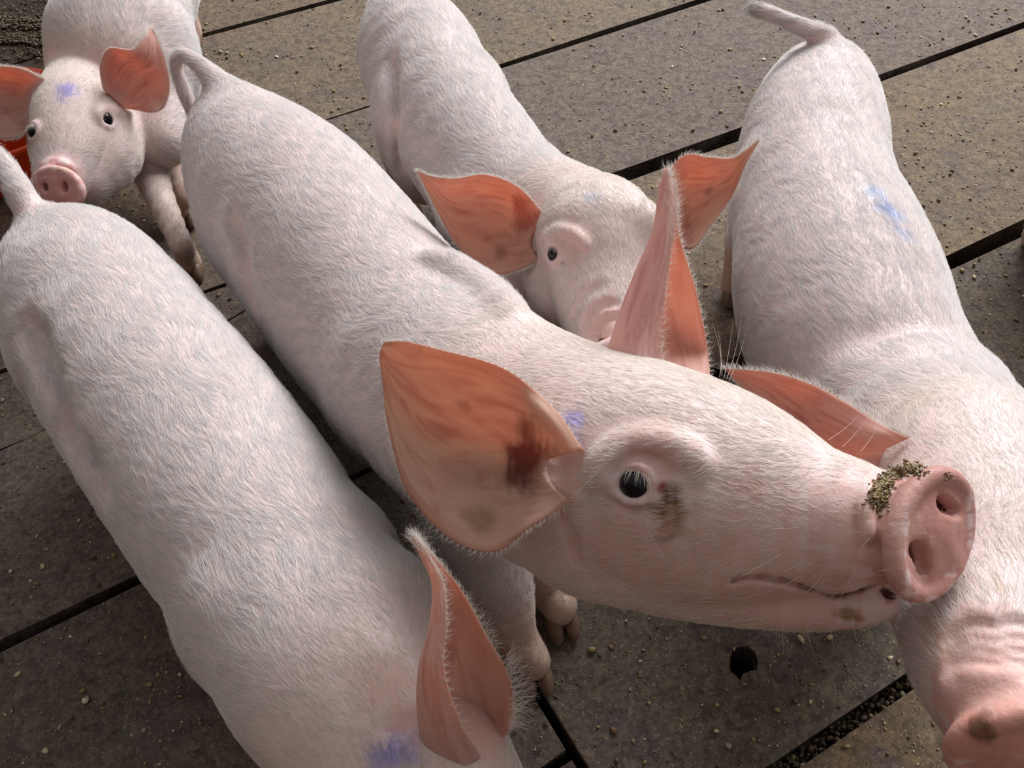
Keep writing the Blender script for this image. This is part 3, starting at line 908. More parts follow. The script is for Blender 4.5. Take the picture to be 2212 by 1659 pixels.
def pig_left():
    sp = ST([(1075, 1990, -.19, 120), (1010, 1860, -.22, 150), (950, 1760, -.26, 195), (885, 1640, -.285, 205), (822, 1530, -.285, 226), (732, 1426, -.275, 240), (632, 1276, -.265, 222), (512, 1096, -.26, 226), (372, 898, -.26, 216), (243, 726, -.26, 194), (180, 620, -.26, 168), (150, 545, -.27, 92)])
    g = Pig('pig in the front left corner, back towards the viewer, ear upright, head cut off below', sp)
    g.b.chain(sp[3:], 0.03, 26); g.b.chain(sp[:4], 0.02, 9)
    w = to_world(sp[:, :3]); h = body_axes(sp, 7, 9)
    limbs(g, w[9], w[6], h, fwds=(0.0, -0.02, 0.03, -0.02), ham=0.042, out_h=.055, sh=.9, lat=.052)
    g.b.chain(ST([(960, 1600, .63, 100), (1010, 1660, .63, 95), (1020, 1740, .63, 90)]), 0.03, 5)
    arc(g, [(60, 705), (88, 770), (118, 850), (142, 925)], 0.008, 0.025, 0.001, -1)
    arc(g, [(150, 930), (190, 1000), (220, 1060)], 0.006, 0.025, 0.001, -1)
    arc(g, [(905, 1545), (880, 1565), (850, 1580)], 0.003, 0.008, 0.0, -1)
    g.b.add(Ell(Z(800, 1290, .315), (0.05, 0.035, 0.05)), 0.03)
    add_tail(g, [(100, 500, -.31, 42), (60, 446, -.335, 28), (38, 405, -.35, 23), (15, 362, -.36, 18), (-15, 325, -.365, 14)])
    mark(g, 868, 1632, .008, .022, PURPLE, .75, .85); mark(g, 835, 1655, .006, .018, PURPLE, .6, .7)
    mark(g, 830, 1480, .012, .032, (0.74, 0.44, 0.36), .5, 0)
    mark(g, 920, 1560, .01, .03, (0.74, 0.44, 0.38), .6, 0)
    p, nn = g.b.surf(890, 1550); g.bald.append((p, .01, .03, .6))
    p, nn = g.b.surf(1030, 1570); g.bald.append((p, .02, .04, .95)); g.paint.append((p, .015, .04, (0.70, 0.42, 0.36), .8, 0))
    g.ears = [dict(c=[
        [(1040, 1640, .604), (1000, 1650, .600), (925, 1620, .604), (960, 1600, .635), (1040, 1590, .645), (1092, 1590, .625)],
        [(1000, 1570, .572), (955, 1570, .574), (906, 1550, .592), (960, 1530, .625), (1040, 1540, .635), (1108, 1550, .610)],
        [(960, 1450, .545), (935, 1450, .548), (908, 1450, .570), (960, 1440, .608), (1030, 1440, .612), (1102, 1470, .590)],
        [(965, 1345, .540), (950, 1340, .543), (932, 1345, .560), (960, 1340, .585), (1005, 1345, .588), (1050, 1372, .572)],
        [(958, 1260, .540), (948, 1255, .542), (937, 1262, .552), (955, 1260, .565), (975, 1262, .566), (995, 1275, .560)],
        [(925, 1195, .545), (918, 1190, .546), (910, 1196, .549), (918, 1196, .553), (926, 1196, .553), (934, 1200, .551)],
        [(900, 1160, .548), (896, 1157, .548), (891, 1160, .549), (893, 1160, .550), (897, 1160, .550), (902, 1163, .550)]],
        flip=False, hl=0.007, fluff=.5, inner=(0.78, 0.47, 0.40), outer=(0.82, 0.66, 0.62)),
        dict(c=[[(760, 1760, .62), (700, 1750, .64), (650, 1730, .62)], [(640, 1800, .60), (600, 1790, .63), (560, 1760, .61)], [(500, 1830, .60), (490, 1825, .61), (485, 1820, .60)]], flip=False)]
    g.head = (sp[3, :3], 0.12); g.res = (0.0055, None, None)
    return g

def pig_middle():
    sp = ST([(1325, 760, .90, 66), (1308, 690, .915, 88), (1295, 610, .94, 108), (1295, 520, .965, 128), (1272, 492, 1.01, 116), (1168, 466, 1.12, 130), (1098, 436, -.25, 138), (1032, 346, -.25, 138), (955, 228, -.25, 132), (903, 122, -.25, 126), (878, 50, -.26, 88)])
    g = Pig('pig peering over the front pig, both ears spread, faint blue dab on forehead', sp)
    g.b.chain(sp[4:], 0.03, 20); g.b.chain(sp[:5], 0.02, 12)
    w = to_world(sp[:, :3]); h = body_axes(sp, 6, 8)
    limbs(g, w[8], w[6], h, out_h=0.055, out_s=0.055, fwds=(-0.02, -0.05, 0.02, 0.0), ham=0.055, sh=.72, lat=.040)
    arc(g, [(846, 130), (850, 200), (858, 280), (868, 360)], 0.006, 0.02, 0.001, -1)
    # cheeks, throat, brow
    g.b.chain(ST([(1195, 610, 1.00, 62), (1215, 650, .97, 55)]), 0.025, 3)
    g.b.chain(ST([(1395, 580, 1.00, 62), (1400, 640, .97, 55)]), 0.025, 3)
    g.b.chain(ST([(1110, 560, 1.10, 80), (1125, 640, 1.06, 70)]), 0.03, 3)
    g.b.chain(ST([(1146, 572, 1.01, 9), (1152, 630, 1.0, 12), (1166, 700, .99, 14)]), 0.012, 5)
    g.b.chain(ST([(1235, 490, .935, 36), (1190, 515, .965, 26)]), 0.03, 3)
    g.b.chain(ST([(1385, 480, .925, 42), (1420, 505, .95, 30)]), 0.02, 3)
    # snout disc, mostly behind the front pig
    snout(g, P(1335, 770, .875), np.array([0.15, -0.75, 0.55]), X, 0.030, 0.036, 0.012, [(-.35, .3, -.35, -.1), (-.35, -.3, -.35, -.5)])
    lidded_eye(g, 1197, 548, 0.0100, Y, 0.0026)
    lidded_eye(g, 1425, 530, 0.0088, Y, 0.0026, lash=False)
    arc(g, [(1180, 520), (1200, 500), (1235, 505), (1265, 530)], 0.004, 0.009, -0.001)
    for pts in ([(1240, 690), (1262, 640), (1300, 615)], [(1262, 705), (1290, 665), (1330, 655)], [(1285, 725), (1310, 690), (1340, 685)]):
        arc(g, pts, 0.0022, 0.006, 0, -1)
    mark(g, 1283, 428, .003, .016, (0.42, 0.50, 0.66), .55, .6)
    mark(g, 1230, 525, .01, .03, (0.70, 0.42, 0.38), .6, 0)
    mark(g, 1215, 568, .001, .004, (0.18, 0.08, 0.06), .8, .7)
    mark(g, 1310, 700, .01, .035, (0.70, 0.44, 0.36), .6)
    p, nn = g.b.surf(1235, 525); g.bald.append((p, .008, .024, .7))
    p, nn = g.b.surf(1320, 700); g.bald.append((p, .015, .04, .8))
    e = (0.70, 0.35, 0.26)
    g.ears = [dict(c=[
        [(1180, 470, .965), (1155, 500, .985), (1148, 530, .985), (1165, 560, .970)],
        [(1120, 405, .955), (1110, 450, .99), (1105, 520, 1.0), (1120, 582, .975)],
        [(1050, 378, .955), (1055, 430, .99), (1050, 520, 1.0), (1062, 590, .98)],
        [(985, 386, .965), (980, 430, .985), (985, 480, .99), (992, 535, .98)],
        [(935, 382, .975), (935, 400, .98), (938, 425, .985), (945, 458, .985)],
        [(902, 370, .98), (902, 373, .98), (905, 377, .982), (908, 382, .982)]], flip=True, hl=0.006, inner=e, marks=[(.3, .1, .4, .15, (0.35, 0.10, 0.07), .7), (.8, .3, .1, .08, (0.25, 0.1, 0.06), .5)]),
        dict(c=[
        [(1420, 405, .965), (1445, 440, .985), (1455, 480, .985), (1440, 510, .97)],
        [(1475, 338, .955), (1478, 400, .99), (1485, 480, .995), (1492, 538, .975)],
        [(1530, 340, .955), (1530, 390, .985), (1530, 440, .99), (1533, 490, .98)],
        [(1580, 342, .965), (1578, 370, .98), (1578, 400, .985), (1580, 425, .98)],
        [(1610, 326, .97), (1610, 335, .975), (1608, 350, .975), (1606, 365, .975)],
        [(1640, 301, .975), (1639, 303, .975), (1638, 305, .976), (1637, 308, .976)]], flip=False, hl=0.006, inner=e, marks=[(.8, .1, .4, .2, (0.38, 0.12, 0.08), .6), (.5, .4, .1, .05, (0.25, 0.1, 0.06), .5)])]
    g.head = (sp[3, :3], 0.13)
    g.res = (0.005, [(P(1150, 0, .95)[0], P(1420, 0, .95)[0]), (P(0, 740, .93)[1], P(0, 480, .93)[1]), (-1.0, -.86)], 0.0035)
    return g

def pig_right():
    sp = ST([(2186, 1545, .505, 140), (2150, 1440, .538, 165), (2130, 1320, .588, 188), (2110, 1180, .640, 210), (2075, 1050, .715, 222), (1945, 905, -.28, 205), (1850, 768, -.265, 214), (1810, 642, -.26, 212), (1785, 532, -.26, 190), (1755, 410, -.26, 160), (1757, 300, -.26, 148), (1768, 215, -.265, 118), (1778, 170, -.26, 78)])
    g = Pig('pig on the right with a streaked blue mark on its back, tail held out', sp)
    g.b.chain(sp[4:], 0.03, 24); g.b.chain(sp[:5], 0.02, 13)
    w = to_world(sp[:, :3]); h = body_axes(sp, 6, 9)
    limbs(g, w[9], w[5] - np.array([0, 0, .01]), h, fwds=(0.0, -0.02, 0.02, 0.02), ham=0.045, out_h=.055, hf=.035)
    # the far shoulder bulging past the spine
    g.b.add(Ell(Z(2060, 850, .29), (0.045, 0.03, 0.04)), 0.03)
    # wrinkled snout, disc facing the viewer
    n = np.array([0.08, -0.62, 0.78])
    A = snout(g, P(2205, 1588, .491), n, Y, 0.0450, 0.036, 0.016, [])
    for y0, amp in ((1345, 8), (1374, 10), (1402, 13), (1430, 11), (1455, 7)):
        arc(g, [(2045, y0 + 40 - (y0 - 1352) * .12), (2075, y0 + amp), (2110, y0 - amp + 4), (2150, y0 + amp * .6), (2190, y0 - 4), (2230, y0 + 6)], 0.0026, 0.004, -0.0006, -1)
    arc(g, [(2040, 1488), (2075, 1466), (2110, 1464), (2150, 1466), (2200, 1462)], 0.003, 0.006, 0.0)
    for x, y in ((2100, 1600), (2180, 1560), (2200, 1640), (2120, 1520)):
        mark(g, x, y, .03, .042, (0.68, 0.33, 0.26), .6)
    mark(g, 2130, 1420, .02, .05, (0.76, 0.50, 0.45), .7)
    mark(g, 2110, 1565, .004, .010, (0.13, 0.055, 0.02), .85, 0, (X - 1.1 * Y, 1.7))
    mark(g, 2160, 1262, .001, .006, (0.42, 0.26, 0.12), .6, .5); mark(g, 2040, 1370, .006, .02, (0.50, 0.40, 0.28), .35, .4)
    mark(g, 1893, 420, .004, .014, (0.50, 0.60, 0.86), .75, .7, (X * .5 - Y, 1.8))
    mark(g, 1925, 460, .006, .018, (0.42, 0.52, 0.84), .8, .75, (X * .5 - Y, 1.8)); mark(g, 1950, 505, .004, .016, (0.52, 0.58, 0.84), .6, .6, (X * .5 - Y, 1.8))
    mark(g, 1893, 305, .001, .006, (0.50, 0.36, 0.2), .5, .5)
    mark(g, 1985, 870, .004, .018, (0.70, 0.60, 0.48), .5, .5)
    for x, y, r, a in ((2130, 1440, .05, .85), (2180, 1520, .05, .95)):
        p, nn = g.b.surf(x, y); g.bald.append((p, r * .5, r, a))
    add_tail(g, [(1790, 165, -.31, 62), (1798, 125, -.325, 36), (1788, 92, -.345, 24), (1755, 70, -.36, 18), (1700, 45, -.37, 14), (1655, 27, -.375, 13), (1626, 18, -.375, 11)], 0.03)
    g.ears = [dict(c=[
        [(1965, 945, .660), (1925, 960, .668), (1890, 1000, .676), (1900, 1040, .660)],
        [(1905, 918, .670), (1865, 945, .676), (1825, 1000, .712), (1850, 1070, .68)],
        [(1830, 872, .705), (1790, 905, .730), (1760, 980, .76), (1780, 1060, .75)],
        [(1755, 832, .765), (1735, 870, .79), (1710, 930, .80), (1720, 990, .79)],
        [(1670, 806, .80), (1660, 830, .81), (1650, 860, .815), (1655, 900, .81)],
        [(1568, 796, .83), (1570, 800, .83), (1575, 806, .83), (1580, 812, .83)]], flip=True, hl=0.008, inner=(0.64, 0.33, 0.27))]
    p4 = sp[3]
    g.ears.append(dict(c=[
        [(2280, 1010, .70), (2310, 1050, .73), (2290, 1090, .71)],
        [(2380, 960, .70), (2390, 1020, .74), (2370, 1090, .72)],
        [(2480, 930, .73), (2485, 960, .75), (2480, 1000, .74)],
        [(2560, 910, .75), (2562, 914, .75), (2564, 918, .75)]], flip=False))
    g.head = (sp[3, :3], 0.13)
    g.res = (0.0055, [(P(2020, 0, .5)[0], P(2240, 0, .5)[0]), (P(0, 1659, .50)[1], P(0, 1380, .50)[1]), (-.57, -.47)], 0.0028)
    return g

def pig_far():
    sp = ST([(128, 402, 1.235, 50), (143, 350, 1.25, 60), (155, 300, 1.27, 76), (165, 245, 1.30, 84), (195, 205, 1.36, 92), (245, 180, 1.42, 125), (268, 110, -.26, 145), (268, 20, -.26, 136), (285, -70, -.26, 140), (290, -150, -.26, 118), (292, -200, -.27, 80)])
    g = Pig('pig facing the viewer beside the orange trough, purple mark on its brow', sp)
    g.b.chain(sp[4:], 0.03, 18); g.b.chain(sp[:5], 0.02, 13)
    w = to_world(sp[:, :3]); h = body_axes(sp, 6, 8)
    limbs(g, w[9], w[6], h, fwds=(0, 0, 0, 0), out_h=.045, out_s=0.06, front=False)
    g.b.chain(ST([(240, 300, 1.34, 74), (225, 345, 1.31, 66), (190, 390, 1.28, 48)]), 0.025, 6)
    g.b.chain(ST([(110, 300, 1.33, 46), (112, 345, 1.30, 40)]), 0.02, 4)
    g.b.chain(ST([(330, 240, 1.40, 78), (345, 300, 1.38, 62)]), 0.03, 4)
    # front leg reaching towards the viewer
    for rows, ft in (([(314, 330, 1.42, .036), (334, 400, 1.385, .025), (368, 478, 1.335, .0185), (396, 538, 1.295, .0155)], (418, 590)),
                     ([(380, 300, 1.50, .045), (388, 370, 1.47, .026), (395, 425, 1.44, .018)], (404, 476))):
        fp = floor_pt(*ft)
        q = [[*P(a, b_, c_), r_] for a, b_, c_, r_ in rows] + [[*to_cam(fp + np.array([0, 0, .045]))[0], .0165], [*to_cam(fp + np.array([0, 0, .02]))[0], .0195]]
        g.b.chain(np.array(q), 0.02, 15)
        g.hooves.append((fp + np.array([0, 0, .02]), np.array([.25, -.97, 0])))
    snout(g, P(129, 408, 1.205), np.array([-0.20, -0.30, 0.93]), Y + .1 * X, 0.0405, 0.0295, 0.013, [(-.42, .02, -.40, .18), (.36, .06, .40, .28)], 0.0062)
    lidded_eye(g, 229, 256, 0.0125, Y, 0.0026); lidded_eye(g, 73, 285, 0.0115, Y, 0.0026)
    arc(g, [(205, 255), (215, 238), (235, 232), (252, 245)], 0.004, 0.01, -0.001)
    arc(g, [(95, 358), (125, 350), (158, 365)], 0.003, 0.008, 0)
    mark(g, 143, 196, .006, .020, PURPLE, .85, .9); mark(g, 130, 212, .003, .014, PURPLE, .6, .9)
    mark(g, 128, 408, .03, .05, (0.62, 0.28, 0.27), .85)
    mark(g, 215, 270, .001, .005, (0.22, 0.07, 0.05), .8, .5)
    mark(g, 115, 362, .002, .010, (0.62, 0.50, 0.32), .7, .3); mark(g, 140, 364, .002, .010, (0.62, 0.50, 0.32), .7, .3)
    p, nn = g.b.surf(128, 400); g.bald.append((p, .035, .05, 1.0))
    e = (0.72, 0.33, 0.25)
    g.ears = [dict(c=[
        [(222, 190, 1.27), (240, 208, 1.29), (262, 226, 1.305), (288, 234, 1.32)],
        [(216, 140, 1.245), (250, 180, 1.29), (290, 215, 1.305), (330, 243, 1.30)],
        [(236, 104, 1.24), (275, 140, 1.285), (320, 180, 1.30), (356, 228, 1.30)],
        [(285, 106, 1.25), (310, 125, 1.275), (340, 150, 1.29), (367, 180, 1.295)],
        [(308, 80, 1.26), (320, 90, 1.27), (335, 100, 1.28), (352, 112, 1.285)],
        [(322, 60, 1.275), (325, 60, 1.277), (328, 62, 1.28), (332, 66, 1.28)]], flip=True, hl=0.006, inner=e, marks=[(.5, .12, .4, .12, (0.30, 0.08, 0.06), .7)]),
        dict(c=[
        [(98, 172, 1.255), (86, 195, 1.255), (76, 230, 1.25), (76, 262, 1.235)],
        [(55, 150, 1.255), (48, 190, 1.30), (40, 245, 1.31), (42, 296, 1.28)],
        [(5, 142, 1.27), (0, 180, 1.32), (-5, 240, 1.33), (-5, 295, 1.31)],
        [(-50, 148, 1.32), (-52, 180, 1.35), (-55, 215, 1.36), (-55, 255, 1.34)],
        [(-100, 165, 1.34), (-100, 175, 1.345), (-98, 185, 1.35), (-96, 195, 1.35)]], flip=False, hl=0.008, inner=e)]
    g.head = (sp[3, :3], 0.12)
    g.res = (0.0058, [(P(40, 0, 1.25)[0], P(300, 0, 1.25)[0]), (P(0, 460, 1.25)[1], P(0, 210, 1.25)[1]), (-1.33, -1.18)], 0.004)
    return g

def pig_edge():
    # only one foot of this one reaches into the frame
    f0 = floor_pt(2217, 541)
    h = np.array([0.80, 0.60, 0]); h /= np.linalg.norm(h); q = np.array([-h[1], h[0], 0])
    c0 = f0 + np.array([0, 0, .26]) - q * 0.062 + h * 0.035        # hip
    rows = []
    for t, up, r in ((.78, .03, .035), (.70, .04, .055), (.60, .05, .075), (.48, .04, .09), (.36, .01, .11), (.2, 0, .115), (.08, 0, .115), (-.02, 0, .10), (-.08, .01, .06)):
        p = to_cam(c0 + h * t + np.array([0, 0, up]))[0]; rows.append([*p, r])
    sp = np.array(rows)
    g = Pig('pig outside the right edge, only one hind foot showing beside the slot', sp)
    g.b.chain(sp, 0.03, 24)
    limbs(g, c0, c0 + h * .36, h)
    for sd in (1, -1):
        a = c0 + h * .60 + np.array([0, 0, .10]) + q * sd * .04
    g.hscale = 0.2
    g.head = (sp[1, :3], 0.12); g.res = (0.009, None, None)
    return g
# ------------------------------------------------------------ slatted concrete floor
def line_floor(pts, side, ext=(1.2, 3.0)):
    "edge of a slot as a world polyline; side -1 upper, +1 lower"
    out = [floor_pt(x, y + side * w * 0.5)[:2] for x, y, w in pts]
    a = out[0] + (out[0] - out[1]) / np.linalg.norm(out[0] - out[1]) * ext[0]
    b = out[-1] + (out[-1] - out[-2]) / np.linalg.norm(out[-1] - out[-2]) * ext[1]
    return np.array([a] + out + [b])
SEAM0, SEAM1 = floor_pt(1159, 1489)[:2], floor_pt(1250, 1639)[:2]
sd_ = (SEAM0 - SEAM1) / np.linalg.norm(SEAM0 - SEAM1)
SEAMN = np.array([sd_[1], -sd_[0]])         # towards the right-hand panels
def clip(poly, n, c):
    "keep the side where (p . n) >= c"
    out = []
    for i in range(len(poly)):
        a, b = poly[i - 1], poly[i]
        da, db = a @ n - c, b @ n - c
        if (da >= 0) != (db >= 0): out.append(a + (b - a) * (da / (da - db)))
        if db >= 0: out.append(b)
    return out
slabs = []
R = [[(425, 80, 9), (735, -3, 9), (1000, -74, 9)],
     [(722, 253.5, 3), (793, 231, 4), (1070, 147, 10), (1300, 72, 12), (1520, 0, 12)],
     [(1310, 393, 30), (1597, 290, 28), (1893, 172, 16), (2212, 54, 14)],
     [(1585, 787, 30), (2036, 574, 34), (2200, 497, 36)],
     [(1690, 1659, 50), (1967, 1470, 46)]]
top = [(r[0][0], r[0][1], r[0][2]) for r in R]
cR = SEAM0 @ SEAMN + 0.004
cL = SEAM0 @ SEAMN - 0.007
tones_R = [(0.166, 0.127, 0.091), (0.179, 0.139, 0.102), (0.148, 0.119, 0.103), (0.174, 0.131, 0.091), (0.105, 0.084, 0.067), (0.140, 0.099, 0.064)]  # near slabs toned darker to carry the shade towards the camera
tones_L = [(0.106, 0.075, 0.058), (0.168, 0.130, 0.100), (0.133, 0.107, 0.088), (0.120, 0.096, 0.084), (0.098, 0.077, 0.065), (0.093, 0.070, 0.060)]
def strips(gaps, n, c, tones, up_vec):
    k = len(gaps)
    for i in range(k + 1):
        lo = line_floor(gaps[i - 1], +1) if i > 0 else line_floor(gaps[0], -1) + up_vec * 1.0
        hi = line_floor(gaps[i], -1) if i < k else line_floor(gaps[-1], +1) - up_vec * 0.8
        poly = [*lo, *hi[::-1]]
        poly = clip([np.array(p) for p in poly], n, c)
        if len(poly) > 2: slabs.append((poly, tones[min(i, len(tones) - 1)]))
strips(R, SEAMN, cR, tones_R, sd_)
Lg = [[(22, 141, 4), (120, 112, 4)],
      [(0, 804, 10), (435, 633, 8), (487, 615, 8)],
      [(0, 972, 4), (68, 945, 3), (115, 917, 3)],
      [(0, 1396, 28), (305, 1249, 23), (745, 1039, 15), (823, 1002, 13)],
      [(1150, 1686, 30), (1215, 1640, 30)]]
Lg_strips = []
strips(Lg, -SEAMN, -cL, tones_L, sd_)
# solid concrete between the end of a slot and the panel edge
for gp, xe in ((Lg[1], 488), (Lg[3], 827)):
    lo = line_floor(gp, -1); hi = line_floor(gp, +1)
    e0, e1 = lo[-2], hi[-2]
    d = (lo[-1] - lo[-2]) / np.linalg.norm(lo[-1] - lo[-2])
    off = sd_ * 0.0008
    poly = clip([e0 + off, e0 + off + d * 3, e1 - off + d * 3, e1 - off], -SEAMN, -cL)
    slabs.append((poly, tones_L[3] if xe == 827 else tones_L[2]))
V, Fc, C, MI = [], [], [], []
bm = bmesh.new()
cl = bm.loops.layers.float_color.new('col')
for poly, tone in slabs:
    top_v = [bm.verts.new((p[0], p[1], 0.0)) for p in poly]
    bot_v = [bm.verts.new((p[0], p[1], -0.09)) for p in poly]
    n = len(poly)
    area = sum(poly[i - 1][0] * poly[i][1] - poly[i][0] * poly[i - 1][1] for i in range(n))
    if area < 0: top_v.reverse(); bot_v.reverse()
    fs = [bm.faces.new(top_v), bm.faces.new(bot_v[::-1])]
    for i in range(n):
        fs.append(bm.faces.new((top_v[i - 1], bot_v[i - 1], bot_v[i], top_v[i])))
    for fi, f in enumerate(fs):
        for l in f.loops: l[cl] = (*[t * (1 if fi == 0 else 0.22) for t in tone], 1)  # slab sides painted dark for the shade inside the slots
    edges = [e for e in fs[0].edges]
    r = bmesh.ops.bevel(bm, geom=edges, offset=0.0022, segments=2, profile=0.5, affect='EDGES')
    for f in r['faces']:
        for l in f.loops: l[cl] = (*[t * 0.9 for t in tone], 1)
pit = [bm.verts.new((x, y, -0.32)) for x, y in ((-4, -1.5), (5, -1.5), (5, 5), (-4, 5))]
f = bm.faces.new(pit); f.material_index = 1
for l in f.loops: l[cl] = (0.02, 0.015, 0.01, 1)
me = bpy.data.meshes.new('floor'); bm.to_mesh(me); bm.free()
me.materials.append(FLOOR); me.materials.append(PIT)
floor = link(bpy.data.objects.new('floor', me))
floor['kind'] = 'structure'; floor['label'] = 'slatted concrete floor of grey and tan slabs with dark slots'
# ragged hole broken through a slab
hole = [(1577, 1420), (1583, 1404), (1598, 1396), (1615, 1397), (1630, 1408), (1637, 1428), (1636, 1447), (1622, 1449), (1606, 1455), (1599, 1470), (1590, 1460), (1577, 1448)]
hp = [floor_pt(*p) for p in hole]
bm = bmesh.new()
a = [bm.verts.new((p[0], p[1], 0.02)) for p in hp]; b = [bm.verts.new((p[0], p[1], -0.12)) for p in hp]
bm.faces.new(a); bm.faces.new(b[::-1])
for i in range(len(a)): bm.faces.new((a[i - 1], b[i - 1], b[i], a[i]))
bmesh.ops.recalc_face_normals(bm, faces=bm.faces)
cl2 = bm.loops.layers.float_color.new('col')
for f in bm.faces:
    for l in f.loops: l[cl2] = (0.05, 0.035, 0.025, 1)
cm = bpy.data.meshes.new('cutter'); bm.to_mesh(cm); bm.free(); cm.materials.append(FLOOR)
co = bpy.data.objects.new('cutter', cm); scene.collection.objects.link(co)
md = floor.modifiers.new('hole', 'BOOLEAN'); md.operation = 'DIFFERENCE'; md.object = co; md.solver = 'EXACT'
dg = bpy.context.evaluated_depsgraph_get()
nm = bpy.data.meshes.new_from_object(floor.evaluated_get(dg), preserve_all_data_layers=True, depsgraph=dg)
floor.modifiers.clear(); floor.data = nm
bpy.data.objects.remove(co); bpy.data.meshes.remove(cm)

# ------------------------------------------------------------ loose bits
def pieces(name, pts, sizes, cols, mat, sub=1, squash=0.7, seed=1, z0=0.0):
    rg = np.random.default_rng(seed)
    t = bmesh.new(); bmesh.ops.create_icosphere(t, subdivisions=sub, radius=1)
    bv = np.array([v.co[:] for v in t.verts]); bf = np.array([[v.index for v in f.verts] for f in t.faces]); t.free()
    n = len(pts); m = len(bv)
    V = np.repeat(bv[None], n, 0) * (1 + rg.normal(0, 0.16, (n, m, 1)))
    s = np.asarray(sizes)[:, None] * np.stack([rg.uniform(.7, 1.5, n), rg.uniform(.6, 1.0, n), rg.uniform(.45, .8, n) * squash], 1)
    V = V * s[:, None, :]
    an = rg.uniform(0, 6.28, n); c, s_ = np.cos(an), np.sin(an)
    x = V[..., 0] * c[:, None] - V[..., 1] * s_[:, None]; y = V[..., 0] * s_[:, None] + V[..., 1] * c[:, None]
    V = np.stack([x, y, V[..., 2]], -1)
    V[..., 2] -= V[..., 2].min(1, keepdims=True) + 0.0003
    V += np.asarray(pts)[:, None, :]
    Fq = (bf[None] + (np.arange(n) * m)[:, None, None]).reshape(-1, 3)
    me = bpy.data.meshes.new(name)
    V = V.reshape(-1, 3)
    me.vertices.add(len(V)); me.vertices.foreach_set('co', V.astype(np.float32).ravel())
    me.loops.add(Fq.size); me.loops.foreach_set('vertex_index', Fq.astype(np.int32).ravel())
    me.polygons.add(len(Fq)); me.polygons.foreach_set('loop_start', np.arange(0, Fq.size, 3, dtype=np.int32))
    me.materials.append(mat); me.update(calc_edges=True)
    ca = me.color_attributes.new('col', 'FLOAT_COLOR', 'POINT')
    c4 = np.ones((len(V), 4), np.float32); c4[:, :3] = np.repeat(np.asarray(cols), m, 0); ca.data.foreach_set('color', c4.ravel())
    return link(bpy.data.objects.new(name, me))
def mat_bits():
    m, n, l, b, o = nt('crumb')
    a = n.new('ShaderNodeAttribute'); a.attribute_name = 'col'
    l.new(a.outputs['Color'], b.inputs['Base Color']); b.inputs['Roughness'].default_value = 0.6
    return m
BITS = mat_bits()
rg = np.random.default_rng(3)
def inside(p):
    for poly, _ in slabs:
        ok = True; s0 = 0
        n = len(poly)
        for i in range(n):
            a, b = poly[i - 1], poly[i]
            cr = (b[0] - a[0]) * (p[1] - a[1]) - (b[1] - a[1]) * (p[0] - a[0])
            if abs(cr) / (np.hypot(*(b - a)) + 1e-9) < 0.004: ok = False; break
            s = 1 if cr > 0 else -1
            if s0 == 0: s0 = s
            elif s != s0: ok = False; break
        if ok: return True
    return False
pal = np.array([(0.34, 0.25, 0.11), (0.26, 0.18, 0.075), (0.16, 0.10, 0.05), (0.50, 0.42, 0.26), (0.62, 0.56, 0.40), (0.11, 0.075, 0.04), (0.30, 0.27, 0.2)])
pts, sz, cc = [], [], []
while len(pts) < 7500:
    px, py = rg.uniform(-60, W + 60), rg.uniform(-60, H + 60)
    dens = 0.30 + 0.25 * (py < 700) + 0.45 * math.exp(-((px - 560) ** 2 + (py - 150) ** 2) / 190 ** 2) + 0.3 * (px > 1850 and py < 620)
    if py > 750: dens = 0.20
    if 225 < px < 330 and 400 < py < 560: dens = 1.0
    if rg.random() > dens: continue
    p = floor_pt(px, py)
    if not inside(p[:2]): continue
    pts.append(p); sz.append(min(0.0045, rg.lognormal(-6.6, 0.55))); cc.append(pal[rg.choice(7, p=[.24, .2, .18, .14, .06, .12, .06])])
o = pieces('feed_crumbs', pts, sz, cc, BITS, 1, 1.0, 5)
o['kind'] = 'stuff'; o['label'] = 'tan and pale crumbs of spilled feed scattered over the concrete slabs'; o['category'] = 'feed crumbs'
# soil packed in the wide slots
pts, sz, cc = [], [], []
for gi, zz, k in ((R[4], -.035, 900), (R[3], -.03, 260)):
    lo = line_floor(gi, -1, (0.02, .6)); hi = line_floor(gi, 1, (0.02, .6))
    if gi is R[3]: lo = lo * .25 + hi * .75
    for _ in range(k):
        t = rg.random() * (len(lo) - 1); i = int(t); f = t - i
        a = lo[i] * (1 - f) + lo[i + 1] * f; b = hi[i] * (1 - f) + hi[i + 1] * f
        u = rg.random(); p = a * (1 - u) + b * u
        pts.append((p[0], p[1], zz + rg.normal(0, .006))); sz.append(rg.uniform(.0015, .005)); cc.append(pal[rg.choice(7, p=[.1, .1, .25, .08, .05, .34, .08])] * 0.6)
o = pieces('slot_debris', pts, sz, cc, BITS, 1, 1.0, 8)
o['kind'] = 'stuff'; o['label'] = 'dark soil and grit packed into the slots between slabs'; o['category'] = 'debris'
# clotted muck in the top left corner
pts, sz, cc = [], [], []
while len(pts) < 3600:
    px, py = rg.uniform(-120, 122), rg.uniform(-90, 135)
    if not (30 + 14 * math.sin(px * .03) < py < 66 or 80 < py + 4 * math.sin(px * .05) < 100) and rg.random() > .10: continue
    p = floor_pt(px, py)
    p[2] = rg.uniform(0, .006)
    pts.append(p); sz.append(rg.uniform(.0012, .005)); cc.append((0.055, 0.038, 0.018) if rg.random() < .75 else (0.12, 0.085, 0.04))
o = pieces('muck', pts, sz, cc, BITS, 1, 1.0, 9)
o['kind'] = 'stuff'; o['label'] = 'wet brown muck clotted on the floor behind the orange trough'; o['category'] = 'muck'

